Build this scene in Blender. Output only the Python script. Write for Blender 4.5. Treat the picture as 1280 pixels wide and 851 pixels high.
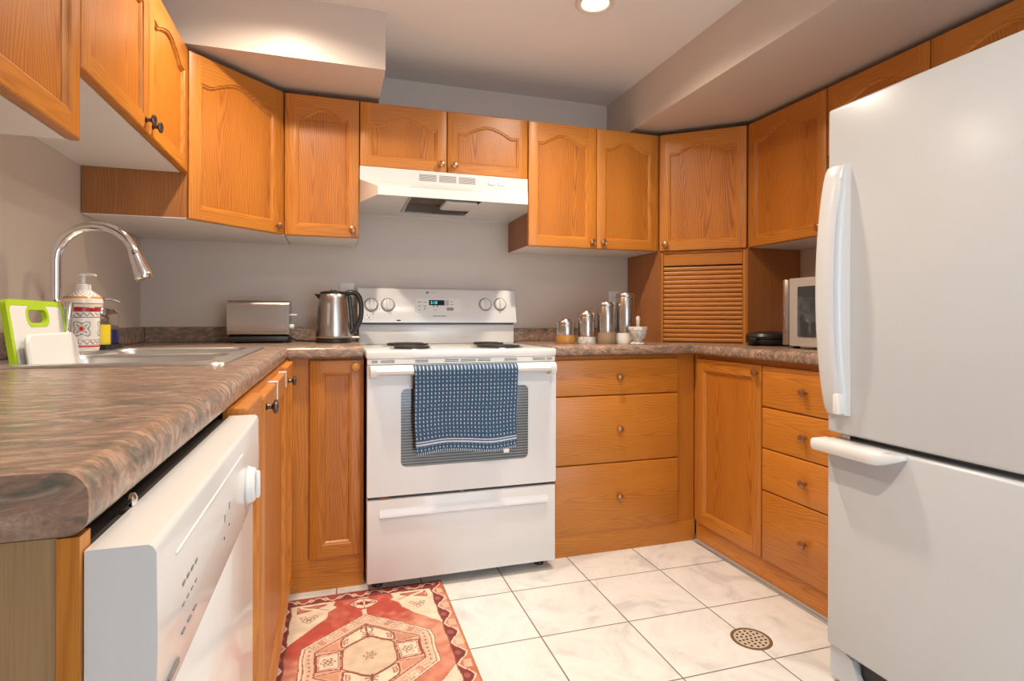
import bpy, bmesh, math, random
import numpy as np
from mathutils import Vector, Matrix
random.seed(4)
for o in list(bpy.data.objects): bpy.data.objects.remove(o)
SC = bpy.context.scene
COL = SC.collection
PI = math.pi
R = math.radians

# ------------------------------------------------------------------ camera
FPX, CY, YAW, ROLL, CAMZ = 703.64, 399.69, 0.3070, 0.0026, 1.0364
cam = bpy.data.cameras.new('camera'); camo = bpy.data.objects.new('camera', cam); COL.objects.link(camo)
cam.sensor_width = 36; cam.sensor_fit = 'HORIZONTAL'
cam.lens = 36 * FPX / 1280
cam.shift_y = -(425.5 - CY) / 1280
cam.clip_start = 0.02
rx = Vector((math.cos(YAW), -math.sin(YAW), 0)); fw = Vector((math.sin(YAW), math.cos(YAW), -0.0007)).normalized(); up = Vector((0, 0, 1))
rr = (rx * math.cos(ROLL) + up * math.sin(ROLL)).normalized()
uu = rr.cross(fw).normalized()
mw = Matrix((rr, uu, -fw)).transposed().to_4x4(); mw.translation = (0, 0, CAMZ)
camo.matrix_world = mw
SC.camera = camo

# ------------------------------------------------------------------ exposure, world
SC.view_settings.view_transform = 'Standard'; SC.view_settings.look = 'None'
SC.view_settings.gamma = 1.0; SC.view_settings.exposure = 0.15
SC.view_settings.use_curve_mapping = False
W = bpy.data.worlds.new('world'); SC.world = W; W.use_nodes = True
bgn = W.node_tree.nodes['Background']; bgn.inputs[0].default_value = (0.70, 0.85, 1.0, 1); bgn.inputs[1].default_value = 4.1
LAMP_W = 82.0
LAMP_COL = (1.0, 0.86, 0.70)
# positions of the recessed downlights (x, y); the first is the one in view
LAMPS = [(0.935, 1.925), (-0.165, 1.895), (0.50, 0.75)]

# ------------------------------------------------------------------ measured layout (metres)
XL, XRW, YW, ZC = -0.805, 2.225, 2.838, 2.228       # left wall, right wall, back wall, ceiling
ZB, ZM, ZS, ZT = 1.3865, 1.545, 1.700, 1.9785       # upper cabinet bottoms (long, mid, short) and top
YU, XUL, XUR = 2.516, -0.4865, 1.9029               # upper door fronts
YB, XBL, XBR = 2.2526, -0.140, 1.6055               # base door fronts
CT, CTL = 0.922, 0.932                              # counter tops, right and left
DT = 0.019                                          # door thickness

# ------------------------------------------------------------------ material helpers
def newmat(name):
    m = bpy.data.materials.new(name); m.use_nodes = True
    nt = m.node_tree; b = nt.nodes['Principled BSDF']
    return m, nt, b
def simple(name, col, rough=0.5, metal=0.0, **k):
    m, nt, b = newmat(name)
    b.inputs['Base Color'].default_value = (*col, 1); b.inputs['Roughness'].default_value = rough; b.inputs['Metallic'].default_value = metal
    for kk, v in k.items(): b.inputs[kk.replace('_', ' ')].default_value = v
    return m
class NT:
    def __init__(s, nt): s.nt = nt
    def n(s, t, **k):
        x = s.nt.nodes.new(t)
        for a, v in k.items(): setattr(x, a, v)
        return x
    def l(s, a, b): s.nt.links.new(a, b)
    def math(s, op, a, b=None, c=None):
        x = s.n('ShaderNodeMath', operation=op)
        for i, v in enumerate((a, b, c)):
            if v is None: continue
            if isinstance(v, (int, float)): x.inputs[i].default_value = v
            else: s.l(v, x.inputs[i])
        return x.outputs[0]
    def comb(s, x, y, z):
        c = s.n('ShaderNodeCombineXYZ')
        for i, v in enumerate((x, y, z)):
            if isinstance(v, (int, float)): c.inputs[i].default_value = v
            else: s.l(v, c.inputs[i])
        return c.outputs[0]
    def noise(s, vec, scale=1, detail=2, rough=.5, dist=0):
        x = s.n('ShaderNodeTexNoise'); x.inputs['Scale'].default_value = scale; x.inputs['Detail'].default_value = detail
        x.inputs['Roughness'].default_value = rough; x.inputs['Distortion'].default_value = dist
        s.l(vec, x.inputs['Vector']); return x.outputs['Fac']
    def ramp(s, fac, stops):
        x = s.n('ShaderNodeValToRGB'); e = x.color_ramp.elements
        while len(e) < len(stops): e.new(0.5)
        for i, (p, c) in enumerate(stops):
            e[i].position = p; e[i].color = (*c, 1)
        s.l(fac, x.inputs[0]); return x.outputs[0]
    def mix(s, fac, a, b, mode='MIX'):
        x = s.n('ShaderNodeMix', data_type='RGBA', blend_type=mode)
        if isinstance(fac, (int, float)): x.inputs[0].default_value = fac
        else: s.l(fac, x.inputs[0])
        for i, v in ((6, a), (7, b)):
            if isinstance(v, tuple): x.inputs[i].default_value = (*v, 1)
            else: s.l(v, x.inputs[i])
        return x.outputs[2]
    def bump(s, h, strength=.2, dist=.002):
        x = s.n('ShaderNodeBump'); x.inputs['Strength'].default_value = strength; x.inputs['Distance'].default_value = dist
        s.l(h, x.inputs['Height']); return x.outputs[0]

def oak(name, axis, light=(0.56, 0.205, 0.026), dark=(0.29, 0.075, 0.006), cathedral=1.0, rough=.36, wavy=1.0, shift=0.0):
    m, nt, b = newmat(name); g = NT(nt)
    tc = g.n('ShaderNodeTexCoord'); sp = g.n('ShaderNodeSeparateXYZ'); g.l(tc.outputs['Object'], sp.inputs[0])
    oi = g.n('ShaderNodeObjectInfo'); rnd = oi.outputs['Random']
    if axis == 'Z': across, along = sp.outputs[0], sp.outputs[2]
    else: across, along = sp.outputs[2], sp.outputs[0]
    across = g.math('ADD', across, g.math('MULTIPLY', sp.outputs[1], 0.8))
    al = g.math('ADD', along, g.math('MULTIPLY', rnd, 17.0))
    ac = g.math('ADD', across, g.math('MULTIPLY_ADD', rnd, 0.13, shift))
    n1 = g.noise(g.comb(g.math('MULTIPLY', ac, 7.0), rnd, g.math('MULTIPLY', al, 2.2)), 1, 2)
    n1c = g.math('SUBTRACT', n1, 0.5)
    per = 0.34
    p = g.math('SUBTRACT', g.math('PINGPONG', g.math('ADD', ac, 5.0), per / 2), 0.06)
    p = g.math('ADD', p, g.math('MULTIPLY', n1c, 0.09))
    w = g.math('SQRT', g.math('ADD', g.math('POWER', g.math('MULTIPLY', p, 8.0), 2.0), 0.012))
    w = g.math('SUBTRACT', w, g.math('MULTIPLY', al, 0.42 * cathedral))
    w = g.math('ADD', w, g.math('MULTIPLY', n1c, 0.10))
    s = g.math('SINE', g.math('MULTIPLY', w, 95.0))
    band = g.math('POWER', g.math('MULTIPLY_ADD', s, 0.5, 0.5), 1.8)
    amp = g.noise(g.comb(g.math('MULTIPLY', ac, 14.0), 3.1, g.math('MULTIPLY', al, 1.5)), 1, 2)
    pores = g.noise(g.comb(g.math('MULTIPLY', ac, 420.0), 0.0, g.math('MULTIPLY', al, 9.0)), 1, 2)
    pores = g.math('MULTIPLY', g.math('SUBTRACT', pores, 0.42), 1.5)
    fac = g.math('ADD', g.math('MULTIPLY', band, g.math('MULTIPLY', amp, 1.15 * wavy)), g.math('MULTIPLY', pores, 0.75))
    tone = g.noise(g.comb(g.math('MULTIPLY', ac, 9.0), rnd, g.math('MULTIPLY', al, 0.8)), 1, 1)
    fac = g.math('ADD', fac, g.math('MULTIPLY', g.math('SUBTRACT', tone, 0.5), 0.9))
    fac.node.use_clamp = True
    col = g.mix(fac, light, dark)
    vary = g.math('MULTIPLY_ADD', rnd, 0.16, 0.92)
    hs = g.n('ShaderNodeHueSaturation'); g.l(vary, hs.inputs['Value']); g.l(col, hs.inputs['Color'])
    g.l(hs.outputs[0], b.inputs['Base Color'])
    b.inputs['Roughness'].default_value = rough
    b.inputs['Coat Weight'].default_value = 0.06; b.inputs['Coat Roughness'].default_value = 0.25
    g.l(g.bump(pores, .12, .001), b.inputs['Normal'])
    return m
OAKV = oak('oak_vertical', 'Z', wavy=.55, cathedral=.5); OAKH = oak('oak_horizontal', 'X', wavy=.62)
OAKC = oak('oak_door_panel', 'Z', light=(0.53, 0.182, 0.021), wavy=.95, shift=.37)
OAKP = oak('oak_veneer_panel', 'Z', light=(0.40, 0.150, 0.040), dark=(0.27, 0.090, 0.022), cathedral=0.1, rough=.45)
OAKRAW = oak('oak_end_panel', 'Z', light=(0.36, 0.22, 0.105), dark=(0.17, 0.095, 0.042), cathedral=0.05, rough=.5, wavy=0.0)

def paint(name, col, rough=.6, bump=.05, scale=220):
    m, nt, b = newmat(name); g = NT(nt)
    tc = g.n('ShaderNodeTexCoord')
    n = g.noise(tc.outputs['Object'], scale, 2); n2 = g.noise(tc.outputs['Object'], 3, 2)
    c2 = tuple(x * .94 for x in col)
    g.l(g.mix(n2, col, c2), b.inputs['Base Color']); b.inputs['Roughness'].default_value = rough
    g.l(g.bump(n, bump, .001), b.inputs['Normal'])
    return m
WALLM = paint('taupe_wall_paint', (0.66, 0.565, 0.48), .42)
CEILM = paint('ceiling_paint', (0.85, 0.815, 0.775), .6)
WHITE = simple('white_enamel', (0.72, 0.71, 0.695), .22, Coat_Weight=.3)
FRIDGEM = paint('fridge_pebbled_white', (0.54, 0.57, 0.60), .24, .10, 420)
WPLAST = simple('white_plastic', (0.76, 0.75, 0.73), .35)
IVORY = simple('ivory_plastic', (0.73, 0.715, 0.68), .35)
MELA = simple('white_melamine', (0.80, 0.76, 0.72), .4)
HANDW = simple('fridge_handle_white', (0.60, 0.615, 0.63), .25)
CHROME = simple('chrome', (0.80, 0.80, 0.82), .07, 1.0)
STEEL = simple('satin_stainless', (0.52, 0.475, 0.44), .27, 1.0)
SINKM = simple('sink_stainless', (0.74, 0.73, 0.72), .30, 1.0)
BLACK = simple('black_plastic', (0.014, 0.013, 0.013), .35)
GAP = simple('dark_recess', (0.02, 0.012, 0.008), .8)
BRONZE = simple('antique_bronze', (0.40, 0.20, 0.085), .30, 0.8)
PEWTER = simple('dark_pewter', (0.12, 0.10, 0.09), .3, 0.9)
WOODKNOB = simple('oak_knob', (0.50, 0.22, 0.05), .35)
GLASSD = simple('dark_oven_glass', (0.035, 0.035, 0.038), .06, Coat_Weight=.6)
LCD = simple('lcd_black', (0.01, 0.02, 0.025), .5, Specular_IOR_Level=.15)
GREY = simple('grey_print', (0.22, 0.21, 0.20), .5)
LGREY = simple('light_grey_print', (0.45, 0.44, 0.43), .5)
GREEN = simple('lime_green_plastic', (0.42, 0.62, 0.015), .4)
BOARD = simple('white_cutting_board', (0.78, 0.76, 0.74), .4)
COIL = simple('burner_coil', (0.035, 0.03, 0.03), .45, .3)
COPPER = simple('copper_tone', (0.5, 0.26, .12), .4)
BLUELIQ = simple('blue_liquid', (0.02, 0.02, 0.12), .15)
YELLOW = simple('yellow_label', (0.75, 0.55, 0.02), .4)
DGREEN = simple('dark_green_label', (0.02, 0.06, 0.02), .4)
GLASS = simple('clear_glass', (0.95, 0.97, 0.97), .03, Transmission_Weight=1.0, IOR=1.3)
AMBER = simple('amber_contents', (0.42, 0.20, 0.04), .35)
TANGRAIN = paint('brown_grain_contents', (0.30, 0.20, 0.12), .6, .2, 300)
WHITEPOW = simple('white_contents', (0.72, 0.68, 0.62), .5)
def emis(name, col, st):
    m, nt, b = newmat(name); b.inputs['Emission Color'].default_value = (*col, 1); b.inputs['Emission Strength'].default_value = st
    b.inputs['Base Color'].default_value = (*col, 1); return m
LCDTXT = emis('lcd_digits', (0.1, 0.75, 0.85), .9)
LAMPM = emis('lamp_lens', (1.0, 0.90, 0.72), 6.0)

def mk_counter(name, dk=1.0):
    m, nt, b = newmat(name); g = NT(nt)
    tc = g.n('ShaderNodeTexCoord'); sp = g.n('ShaderNodeSeparateXYZ'); g.l(tc.outputs['Object'], sp.inputs[0])
    v = g.comb(g.math('MULTIPLY', sp.outputs[0], 9.0), g.math('MULTIPLY', sp.outputs[1], 24.0), g.math('MULTIPLY', sp.outputs[2], 20.0))
    n = g.noise(v, 1.0, 7, .66, 2.2)
    v2 = g.comb(g.math('MULTIPLY', sp.outputs[0], 16.0), g.math('MULTIPLY', sp.outputs[1], 42.0), g.math('MULTIPLY', sp.outputs[2], 30.0))
    n2 = g.noise(v2, 1.0, 6, .68, 2.6)
    c = g.ramp(n, [(.36, (.085, .095, .076)), (.44, (.18, .155, .115)), (.49, (.29, .165, .115)), (.55, (.38, .225, .16)), (.62, (.56, .41, .30)), (.69, (.44, .43, .35))])
    d = g.ramp(n2, [(.36, (.09, .10, .08)), (.47, (.24, .165, .12)), (.54, (.33, .19, .135)), (.64, (.48, .36, .27))])
    c = g.mix(.5, c, d)
    n3 = g.noise(g.comb(g.math('MULTIPLY', sp.outputs[0], 16.0), g.math('MULTIPLY', sp.outputs[1], 26.0), g.math('MULTIPLY', sp.outputs[2], 40.0)), 1.0, 4, .6, 1.2)
    mr = g.n('ShaderNodeMapRange'); mr.inputs[1].default_value = .54; mr.inputs[2].default_value = .62; mr.inputs[4].default_value = .42; g.l(n3, mr.inputs[0])
    c = g.mix(mr.outputs[0], c, (.075, .088, .072))
    g.l(g.mix(1.0, c, (dk, dk, dk), 'MULTIPLY'), b.inputs['Base Color'])
    b.inputs['Roughness'].default_value = .27
    g.l(g.bump(n2, .03, .001), b.inputs['Normal'])
    return m
CTR = mk_counter('marbled_laminate')

def mk_floor():
    m, nt, b = newmat('marbled_floor_tile'); g = NT(nt)
    tc = g.n('ShaderNodeTexCoord'); sp = g.n('ShaderNodeSeparateXYZ'); g.l(tc.outputs['Object'], sp.inputs[0])
    ts, ta, tx, ty = 0.3197, -0.007, 0.6512, 2.0428
    X = g.math('SUBTRACT', sp.outputs[0], tx); Y = g.math('SUBTRACT', sp.outputs[1], ty)
    c, s = math.cos(ta), math.sin(ta)
    u = g.math('DIVIDE', g.math('ADD', g.math('MULTIPLY', X, c), g.math('MULTIPLY', Y, s)), ts)
    w = g.math('DIVIDE', g.math('SUBTRACT', g.math('MULTIPLY', Y, c), g.math('MULTIPLY', X, s)), ts)
    u = g.math('ADD', u, 50.0); w = g.math('ADD', w, 50.0)
    fu = g.math('ABSOLUTE', g.math('SUBTRACT', g.math('FRACT', g.math('ADD', u, .5)), .5))
    fv = g.math('ABSOLUTE', g.math('SUBTRACT', g.math('FRACT', g.math('ADD', w, .5)), .5))
    mn = g.math('MINIMUM', fu, fv)
    grout = g.math('LESS_THAN', mn, 0.0075)
    cell = g.comb(g.math('FLOOR', u), g.math('FLOOR', w), 0.0)
    wn = g.n('ShaderNodeTexWhiteNoise', noise_dimensions='3D'); g.l(cell, wn.inputs[0])
    ad = g.n('ShaderNodeVectorMath', operation='MULTIPLY_ADD'); g.l(wn.outputs['Color'], ad.inputs[0]); ad.inputs[1].default_value = (9, 9, 9); g.l(tc.outputs['Object'], ad.inputs[2])
    n = g.noise(ad.outputs[0], 5.0, 5, .6, 1.4)
    col = g.ramp(n, [(.34, (.59, .58, .565)), (.45, (.71, .70, .675)), (.58, (.77, .765, .735)), (.70, (.69, .68, .66))])
    g.l(g.mix(grout, col, (.19, .165, .145)), b.inputs['Base Color'])
    g.l(g.math('MULTIPLY_ADD', grout, .5, .28), b.inputs['Roughness'])
    hgt = g.math('MINIMUM', g.math('MULTIPLY', mn, 40.0), 1.0)
    g.l(g.bump(hgt, .35, .002), b.inputs['Normal'])
    return m
FLOORM = mk_floor()
def attr_mat(name, rough, bumps=.15, scale=700, sheen=0.0):
    m, nt, b = newmat(name); g = NT(nt)
    a = g.n('ShaderNodeAttribute', attribute_name='Col'); g.l(a.outputs['Color'], b.inputs['Base Color'])
    b.inputs['Roughness'].default_value = rough
    if sheen: b.inputs['Sheen Weight'].default_value = sheen
    tc = g.n('ShaderNodeTexCoord')
    if bumps: g.l(g.bump(g.noise(tc.outputs['Object'], scale, 2), bumps, .002), b.inputs['Normal'])
    return m
RUGM = attr_mat('woven_rug', .9, .5, 500)
TOWELM = attr_mat('towel_cloth', .9, .3, 900)
CERAM = attr_mat('painted_ceramic', .18, 0)
def mk_marble():
    m, nt, b = newmat('grey_marble'); g = NT(nt); tc = g.n('ShaderNodeTexCoord')
    n = g.noise(tc.outputs['Object'], 28, 5, .6, 2.0)
    g.l(g.ramp(n, [(.35, (.30, .27, .25)), (.5, (.60, .56, .52)), (.7, (.72, .69, .65))]), b.inputs['Base Color']); b.inputs['Roughness'].default_value = .3
    return m
MARBLE = mk_marble()

# ------------------------------------------------------------------ mesh builder
class MB:
    def __init__(s): s.bm = bmesh.new()
    def box(s, x0, x1, y0, y1, z0, z1, mat=0, bev=0, seg=2):
        vs = [s.bm.verts.new(p) for p in ((x0,y0,z0),(x1,y0,z0),(x1,y1,z0),(x0,y1,z0),(x0,y0,z1),(x1,y0,z1),(x1,y1,z1),(x0,y1,z1))]
        fs = [s.bm.faces.new([vs[i] for i in q]) for q in ((0,3,2,1),(4,5,6,7),(0,1,5,4),(1,2,6,5),(2,3,7,6),(3,0,4,7))]
        for f in fs: f.material_index = mat
        if bev:
            es = {e for f in fs for e in f.edges}
            r = bmesh.ops.bevel(s.bm, geom=list(es), offset=bev, segments=seg, profile=.5, affect='EDGES')
            for f in r['faces']: f.material_index = mat
        return fs
    def face(s, pts, mat=0):
        f = s.bm.faces.new([s.bm.verts.new(p) for p in pts]); f.material_index = mat; return f
    def prism(s, poly, fn, d0, d1, mat=0):
        a = [s.bm.verts.new(fn(p, d0)) for p in poly]; b = [s.bm.verts.new(fn(p, d1)) for p in poly]
        fs = [s.bm.faces.new(a), s.bm.faces.new(b[::-1])]; n = len(poly)
        for i in range(n): fs.append(s.bm.faces.new((a[i], b[i], b[(i+1) % n], a[(i+1) % n])))
        for f in fs: f.material_index = mat
        return fs
    def loops(s, loops, mat=0, cap0=True, cap1=True, closed=True):
        L = [[s.bm.verts.new(p) for p in l] for l in loops]
        for a, b in zip(L, L[1:]):
            n = len(a)
            for i in range(n if closed else n - 1):
                try: s.bm.faces.new((a[i], a[(i+1) % n], b[(i+1) % n], b[i])).material_index = mat
                except ValueError: pass
        if cap0: s.bm.faces.new(L[0][::-1]).material_index = mat
        if cap1: s.bm.faces.new(L[-1]).material_index = mat
        return L
    def lathe(s, prof, c=(0, 0, 0), axis='Z', seg=24, mat=0, cap0=True, cap1=True, sx=1.0, sy=1.0):
        ls = []
        for r, h in prof:
            r = max(r, 1e-4); l = []
            for i in range(seg):
                a = 2 * PI * i / seg; x, y = r * math.cos(a) * sx, r * math.sin(a) * sy
                p = {'Z': (x, y, h), 'Y': (x, -h, y), 'X': (h, x, y)}[axis]   # Y: grows towards -y
                l.append((c[0] + p[0], c[1] + p[1], c[2] + p[2]))
            ls.append(l)
        return s.loops(ls, mat, cap0, cap1)
    def tube(s, path, r, seg=10, mat=0, cap=True):
        P = [Vector(p) for p in path]; n = len(P)
        rad = r if isinstance(r, (list, tuple)) else [r] * n
        T = [(P[min(i+1, n-1)] - P[max(i-1, 0)]).normalized() for i in range(n)]
        N = T[0].orthogonal().normalized(); ls = []
        for i in range(n):
            N = (N - T[i] * N.dot(T[i])).normalized(); B = T[i].cross(N)
            ls.append([P[i] + (N * math.cos(2*PI*k/seg) + B * math.sin(2*PI*k/seg)) * rad[i] for k in range(seg)])
        return s.loops(ls, mat, cap, cap)
    def build(s, name, mats, parent=None, loc=(0, 0, 0), rotz=0, smooth=35, normals=True):
        if normals: bmesh.ops.recalc_face_normals(s.bm, faces=s.bm.faces[:])
        me = bpy.data.meshes.new(name); s.bm.to_mesh(me); s.bm.free()
        for m in (mats if isinstance(mats, (list, tuple)) else [mats]): me.materials.append(m)
        if smooth:
            me.polygons.foreach_set('use_smooth', [True] * len(me.polygons)); me.set_sharp_from_angle(angle=R(smooth))
        o = bpy.data.objects.new(name, me); COL.objects.link(o)
        o.location = loc; o.rotation_euler = (0, 0, rotz)
        if parent: o.parent = parent
        return o
def tag(o, label=None, cat=None, group=None, kind=None):
    if label: o['label'] = label
    if cat: o['category'] = cat
    if group: o['group'] = group
    if kind: o['kind'] = kind
    return o
def thing(name, label, cat, loc=(0, 0, 0), rotz=0, group=None):
    o = bpy.data.objects.new(name, None); COL.objects.link(o); o.empty_display_size = .05
    o.location = loc; o.rotation_euler = (0, 0, rotz)
    return tag(o, label, cat, group)
def rrect(x0, x1, y0, y1, r, n=6):
    pts = []
    for cx, cy, a0 in ((x1-r, y1-r, 0), (x0+r, y1-r, 90), (x0+r, y0+r, 180), (x1-r, y0+r, 270)):
        for i in range(n + 1):
            a = R(a0 + 90 * i / n); pts.append((cx + r*math.cos(a), cy + r*math.sin(a)))
    return pts
def ring_fill(mb, outer, inners, z, mat=0):
    """flat plate at height z with holes; loops are lists of (x, y)"""
    es = []
    rings = []
    for l in [outer] + inners:
        vs = [mb.bm.verts.new((p[0], p[1], z)) for p in l]; rings.append(vs)
        for i in range(len(vs)): es.append(mb.bm.edges.new((vs[i], vs[(i+1) % len(vs)])))
    r = bmesh.ops.triangle_fill(mb.bm, use_beauty=True, use_dissolve=False, edges=es)
    for g in r['geom']:
        if isinstance(g, bmesh.types.BMFace): g.material_index = mat
    return rings
def text_mesh(name, s, size, mat, parent, loc, rot, depth=.0004):
    cu = bpy.data.curves.new(name, 'FONT'); cu.body = s; cu.size = size; cu.extrude = depth; cu.align_x = 'CENTER'; cu.align_y = 'CENTER'
    t = bpy.data.objects.new(name + '_curve', cu); COL.objects.link(t)
    dg = bpy.context.evaluated_depsgraph_get(); me = bpy.data.meshes.new_from_object(t.evaluated_get(dg))
    bpy.data.objects.remove(t)
    me.materials.clear(); me.materials.append(mat)
    o = bpy.data.objects.new(name, me); COL.objects.link(o); o.location = loc; o.rotation_euler = rot; o.parent = parent
    return o

# ------------------------------------------------------------------ room shell
def structure(name, mb, mat): return tag(mb.build(name, mat, smooth=0), kind='structure')
Y0 = -2.4
m = MB(); m.box(XL - .1, XRW + .1, Y0, YW + .1, -.06, 0); structure('floor', m, FLOORM)
m = MB(); m.box(XL - .1, XRW + .1, Y0, YW + .1, ZC, ZC + .06); structure('ceiling', m, CEILM)
m = MB(); m.box(XL - .1, XRW + .1, YW, YW + .1, 0, ZC); structure('wall_back', m, WALLM)
m = MB(); m.box(XL - .1, XL, Y0, YW, 0, ZC); structure('wall_left', m, WALLM)
m = MB(); m.box(XRW, XRW + .1, Y0, YW, 0, ZC); structure('wall_right', m, WALLM)
m = MB(); m.box(XL, 0.30, -1.0, -.9, 0, ZC); structure('light_block_wall', m, WALLM)  # unseen wall added behind the camera to keep world light off the near left
m = MB(); m.box(XL, 0.190, 2.2336, YW, 2.004, ZC); structure('trim_1', m, WALLM)
m = MB(); m.box(1.452, XRW, Y0, YW, 2.004, ZC); structure('trim_2', m, WALLM)

# ------------------------------------------------------------------ cabinet kit
def knob(parent, x, z, mat=BRONZE, y=-DT, s=1.0):
    k = MB(); k.lathe([(.0075*s, 0), (.0085*s, .0015), (.0055*s, .003), (.005*s, .011), (.008*s, .014), (.0145*s, .0165), (.0158*s, .0195), (.0145*s, .023), (.011*s, .0245), (.010*s, .0238), (.0015, .0262)], axis='Y', seg=20)
    return k.build('knob', mat, parent, (x, y, z))
def panel_door(parent, x, z, w, h, arch=True, kn=None, kmat=BRONZE, sw=.044, br=.044, tr_peak=.052, tr_sh=.092, name='door'):
    """raised frame door; local x right, z up, front towards -y; slots 0 = vertical grain, 1 = horizontal grain"""
    m = MB(); F = -DT; e = .005
    # sides and rounded edge
    outer0 = [(0, 0), (w, 0), (w, h), (0, h)]
    def ring(off, y): return [(off, y, off), (w-off, y, off), (w-off, y, h-off), (off, y, h-off)]
    L = m.loops([ring(0, 0), ring(0, F + e), ring(e*.3, F + e*.3), ring(e, F)], 0, True, False)
    for f in m.bm.faces:
        if abs(f.normal.z) > .7: f.material_index = 1
    # inner boundary
    xa, xb, za = sw, w - sw, br
    N = 36
    top = []
    for i in range(N + 1):
        t = i / N; xx = xb + (xa - xb) * t
        if arch:
            tt = min(max((t - .06) / .88, 0), 1)
            f = (.5 - .5 * math.cos(2 * PI * tt)) ** .85
            zz = h - tr_sh + (tr_sh - tr_peak) * f - .004 * math.sin(PI * min(tt / .16, 1, (1 - tt) / .16)) * (1 if tt < .16 or tt > .84 else 0)
        else: zz = h - br
        top.append((xx, zz))
    # frame front faces
    m.face([(e, F, e), (sw, F, e), (sw, F, za), (sw, F, top[-1][1]), (sw, F, h-e), (e, F, h-e)], 0)
    m.face([(xb, F, e), (w-e, F, e), (w-e, F, h-e), (xb, F, h-e), (xb, F, top[0][1]), (xb, F, za)], 0)
    m.face([(xa, F, e), (xb, F, e), (xb, F, za), (xa, F, za)], 1)
    for (x0, z0), (x1, z1) in zip(top, top[1:]): m.face([(x0, F, z0), (x0, F, h-e), (x1, F, h-e), (x1, F, z1)], 1)
    loop = [(xa, za), (xb, za)] + top
    clean = []
    for p in loop:
        if not clean or (p[0]-clean[-1][0])**2 + (p[1]-clean[-1][1])**2 > 1e-9: clean.append(p)
    loop = clean
    n = len(loop)
    nrm = []
    for i in range(n):
        a = Vector(loop[i-1]); b2 = Vector(loop[i]); c = Vector(loop[(i+1) % n])
        e1 = (b2-a).normalized(); e2 = (c-b2).normalized()
        n1 = Vector((-e1.y, e1.x)); n2 = Vector((-e2.y, e2.x)); nn = (n1+n2)
        nn = nn / max(nn.length_squared / 2, .6) if nn.length > 1e-6 else n1
        nrm.append(nn)
    prof = [(0, 0), (.002, .0035), (.0055, .0035), (.008, .0055), (.012, .0105)]
    lps = [[(loop[i][0] + nrm[i].x*o, F + d, loop[i][1] + nrm[i].y*o) for i in range(n)] for o, d in prof]
    before = set(m.bm.faces)
    m.loops(lps, 0, False, True)
    for f in m.bm.faces:
        if f in before: continue
        c = f.calc_center_median()
        if len(f.verts) > 4: f.material_index = 2
        elif c.z > h - max(tr_sh, br) - .016 and sw + .013 < c.x < w - sw - .013 or c.z < br + .012 and sw + .012 < c.x < w - sw - .012: f.material_index = 1
    bmesh.ops.remove_doubles(m.bm, verts=m.bm.verts[:], dist=1e-5)
    d = m.build(name, [OAKV, OAKH, OAKC], parent, (x, 0, z), smooth=28)
    if kn: knob(d, kn[0], kn[1], kmat)
    return d
def slab_drawer(parent, x, z, w, h, kmat=BRONZE):
    m = MB(); m.box(0, w, -DT, 0, 0, h, 0, .006, 3)
    d = m.build('drawer', OAKH, parent, (x, 0, z))
    knob(d, w / 2, h / 2, kmat); return d
def upper(name, label, loc, rotz, w, z0, z1, depth, doors, group=None, endL=None, under=True):
    """doors: list of (x, width, knob side 'l'/'r'/None)"""
    t = thing(name, label, 'cabinet', (loc[0], loc[1], z0), rotz, group)
    b = MB(); b.box(.001, w - .001, 0, depth, .002, z1 - z0 - .002)
    b.build('cabinet_body', OAKP, t, smooth=0)
    u = MB(); u.box(.0035, w - .0035, .006, depth, 0.0, .0019); u.build('bottom_panel', MELA, t, smooth=0)
    h = z1 - z0
    for (dx, dw, kside, *km) in doors:
        kn = None
        if kside: kn = (.030 if kside == 'l' else dw - .030, .032)
        panel_door(t, dx + .0015, -.001, dw - .003, h + .001, True, kn, km[0] if km else BRONZE)
    return t

YF = YU + DT           # frame plane of the back uppers
DEP = YW - YF - .002
UG = 'oak upper cabinets'
# back wall uppers
upper('upper_cabinet', 'narrow single-door oak upper cabinet just left of the range hood', (-.197, YF), 0, .302, ZB, ZT, DEP, [(0, .302, 'r')], UG)
upper('upper_cabinet', 'short two-door oak upper cabinet above the white range hood', (.1055, YF), 0, .770, ZS, ZT, DEP, [(0, .383, 'r'), (.383, .387, 'l')], UG)
upper('upper_cabinet', 'tall two-door oak upper cabinet right of the range hood above the canisters', (.8765, YF), 0, .706, ZB, ZT, DEP, [(0, .357, 'r'), (.357, .349, 'l')], UG)
# diagonal corner cabinets: a five-sided body with one angled door
def corner_cab(label, poly, z0, z1, p0, p1, kside, door_z=0.0, door_h=None, inset=.0):
    t = thing('corner_cabinet', label, 'cabinet', (p0[0], p0[1], z0), 0, UG)
    b = MB(); b.prism([(x - p0[0], y - p0[1]) for x, y in poly], lambda p, d: (p[0], p[1], d), .002, z1 - z0 - .002)
    b.build('cabinet_body', OAKP, t, smooth=0)
    b = MB(); b.prism([(x - p0[0], y - p0[1]) for x, y in poly], lambda p, d: (p[0], p[1], d), 0, .0019)
    b.build('bottom_panel', MELA, t, smooth=0)
    a = math.atan2(p1[1]-p0[1], p1[0]-p0[0]); w = math.hypot(p1[0]-p0[0], p1[1]-p0[1])
    d = panel_door(t, 0, 0, w - .006, door_h or (z1 - z0), True, (.030 if kside == 'l' else w - .036, .032), tr_sh=.10, tr_peak=.055)
    nx, ny = math.sin(a), -math.cos(a)
    d.location = (math.cos(a)*.003 - nx*DT*.0, math.sin(a)*.003 - ny*DT*0.0, door_z); d.rotation_euler = (0, 0, a)
    return t
aL = math.atan2(2.516-2.2221, -.197+.4865); aR = math.atan2(2.2471-2.516, 1.9029-1.5836)
def off(p, a, d): return (p[0] - math.sin(a)*d*-1*-1, p[1] + math.cos(a)*d)
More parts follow.
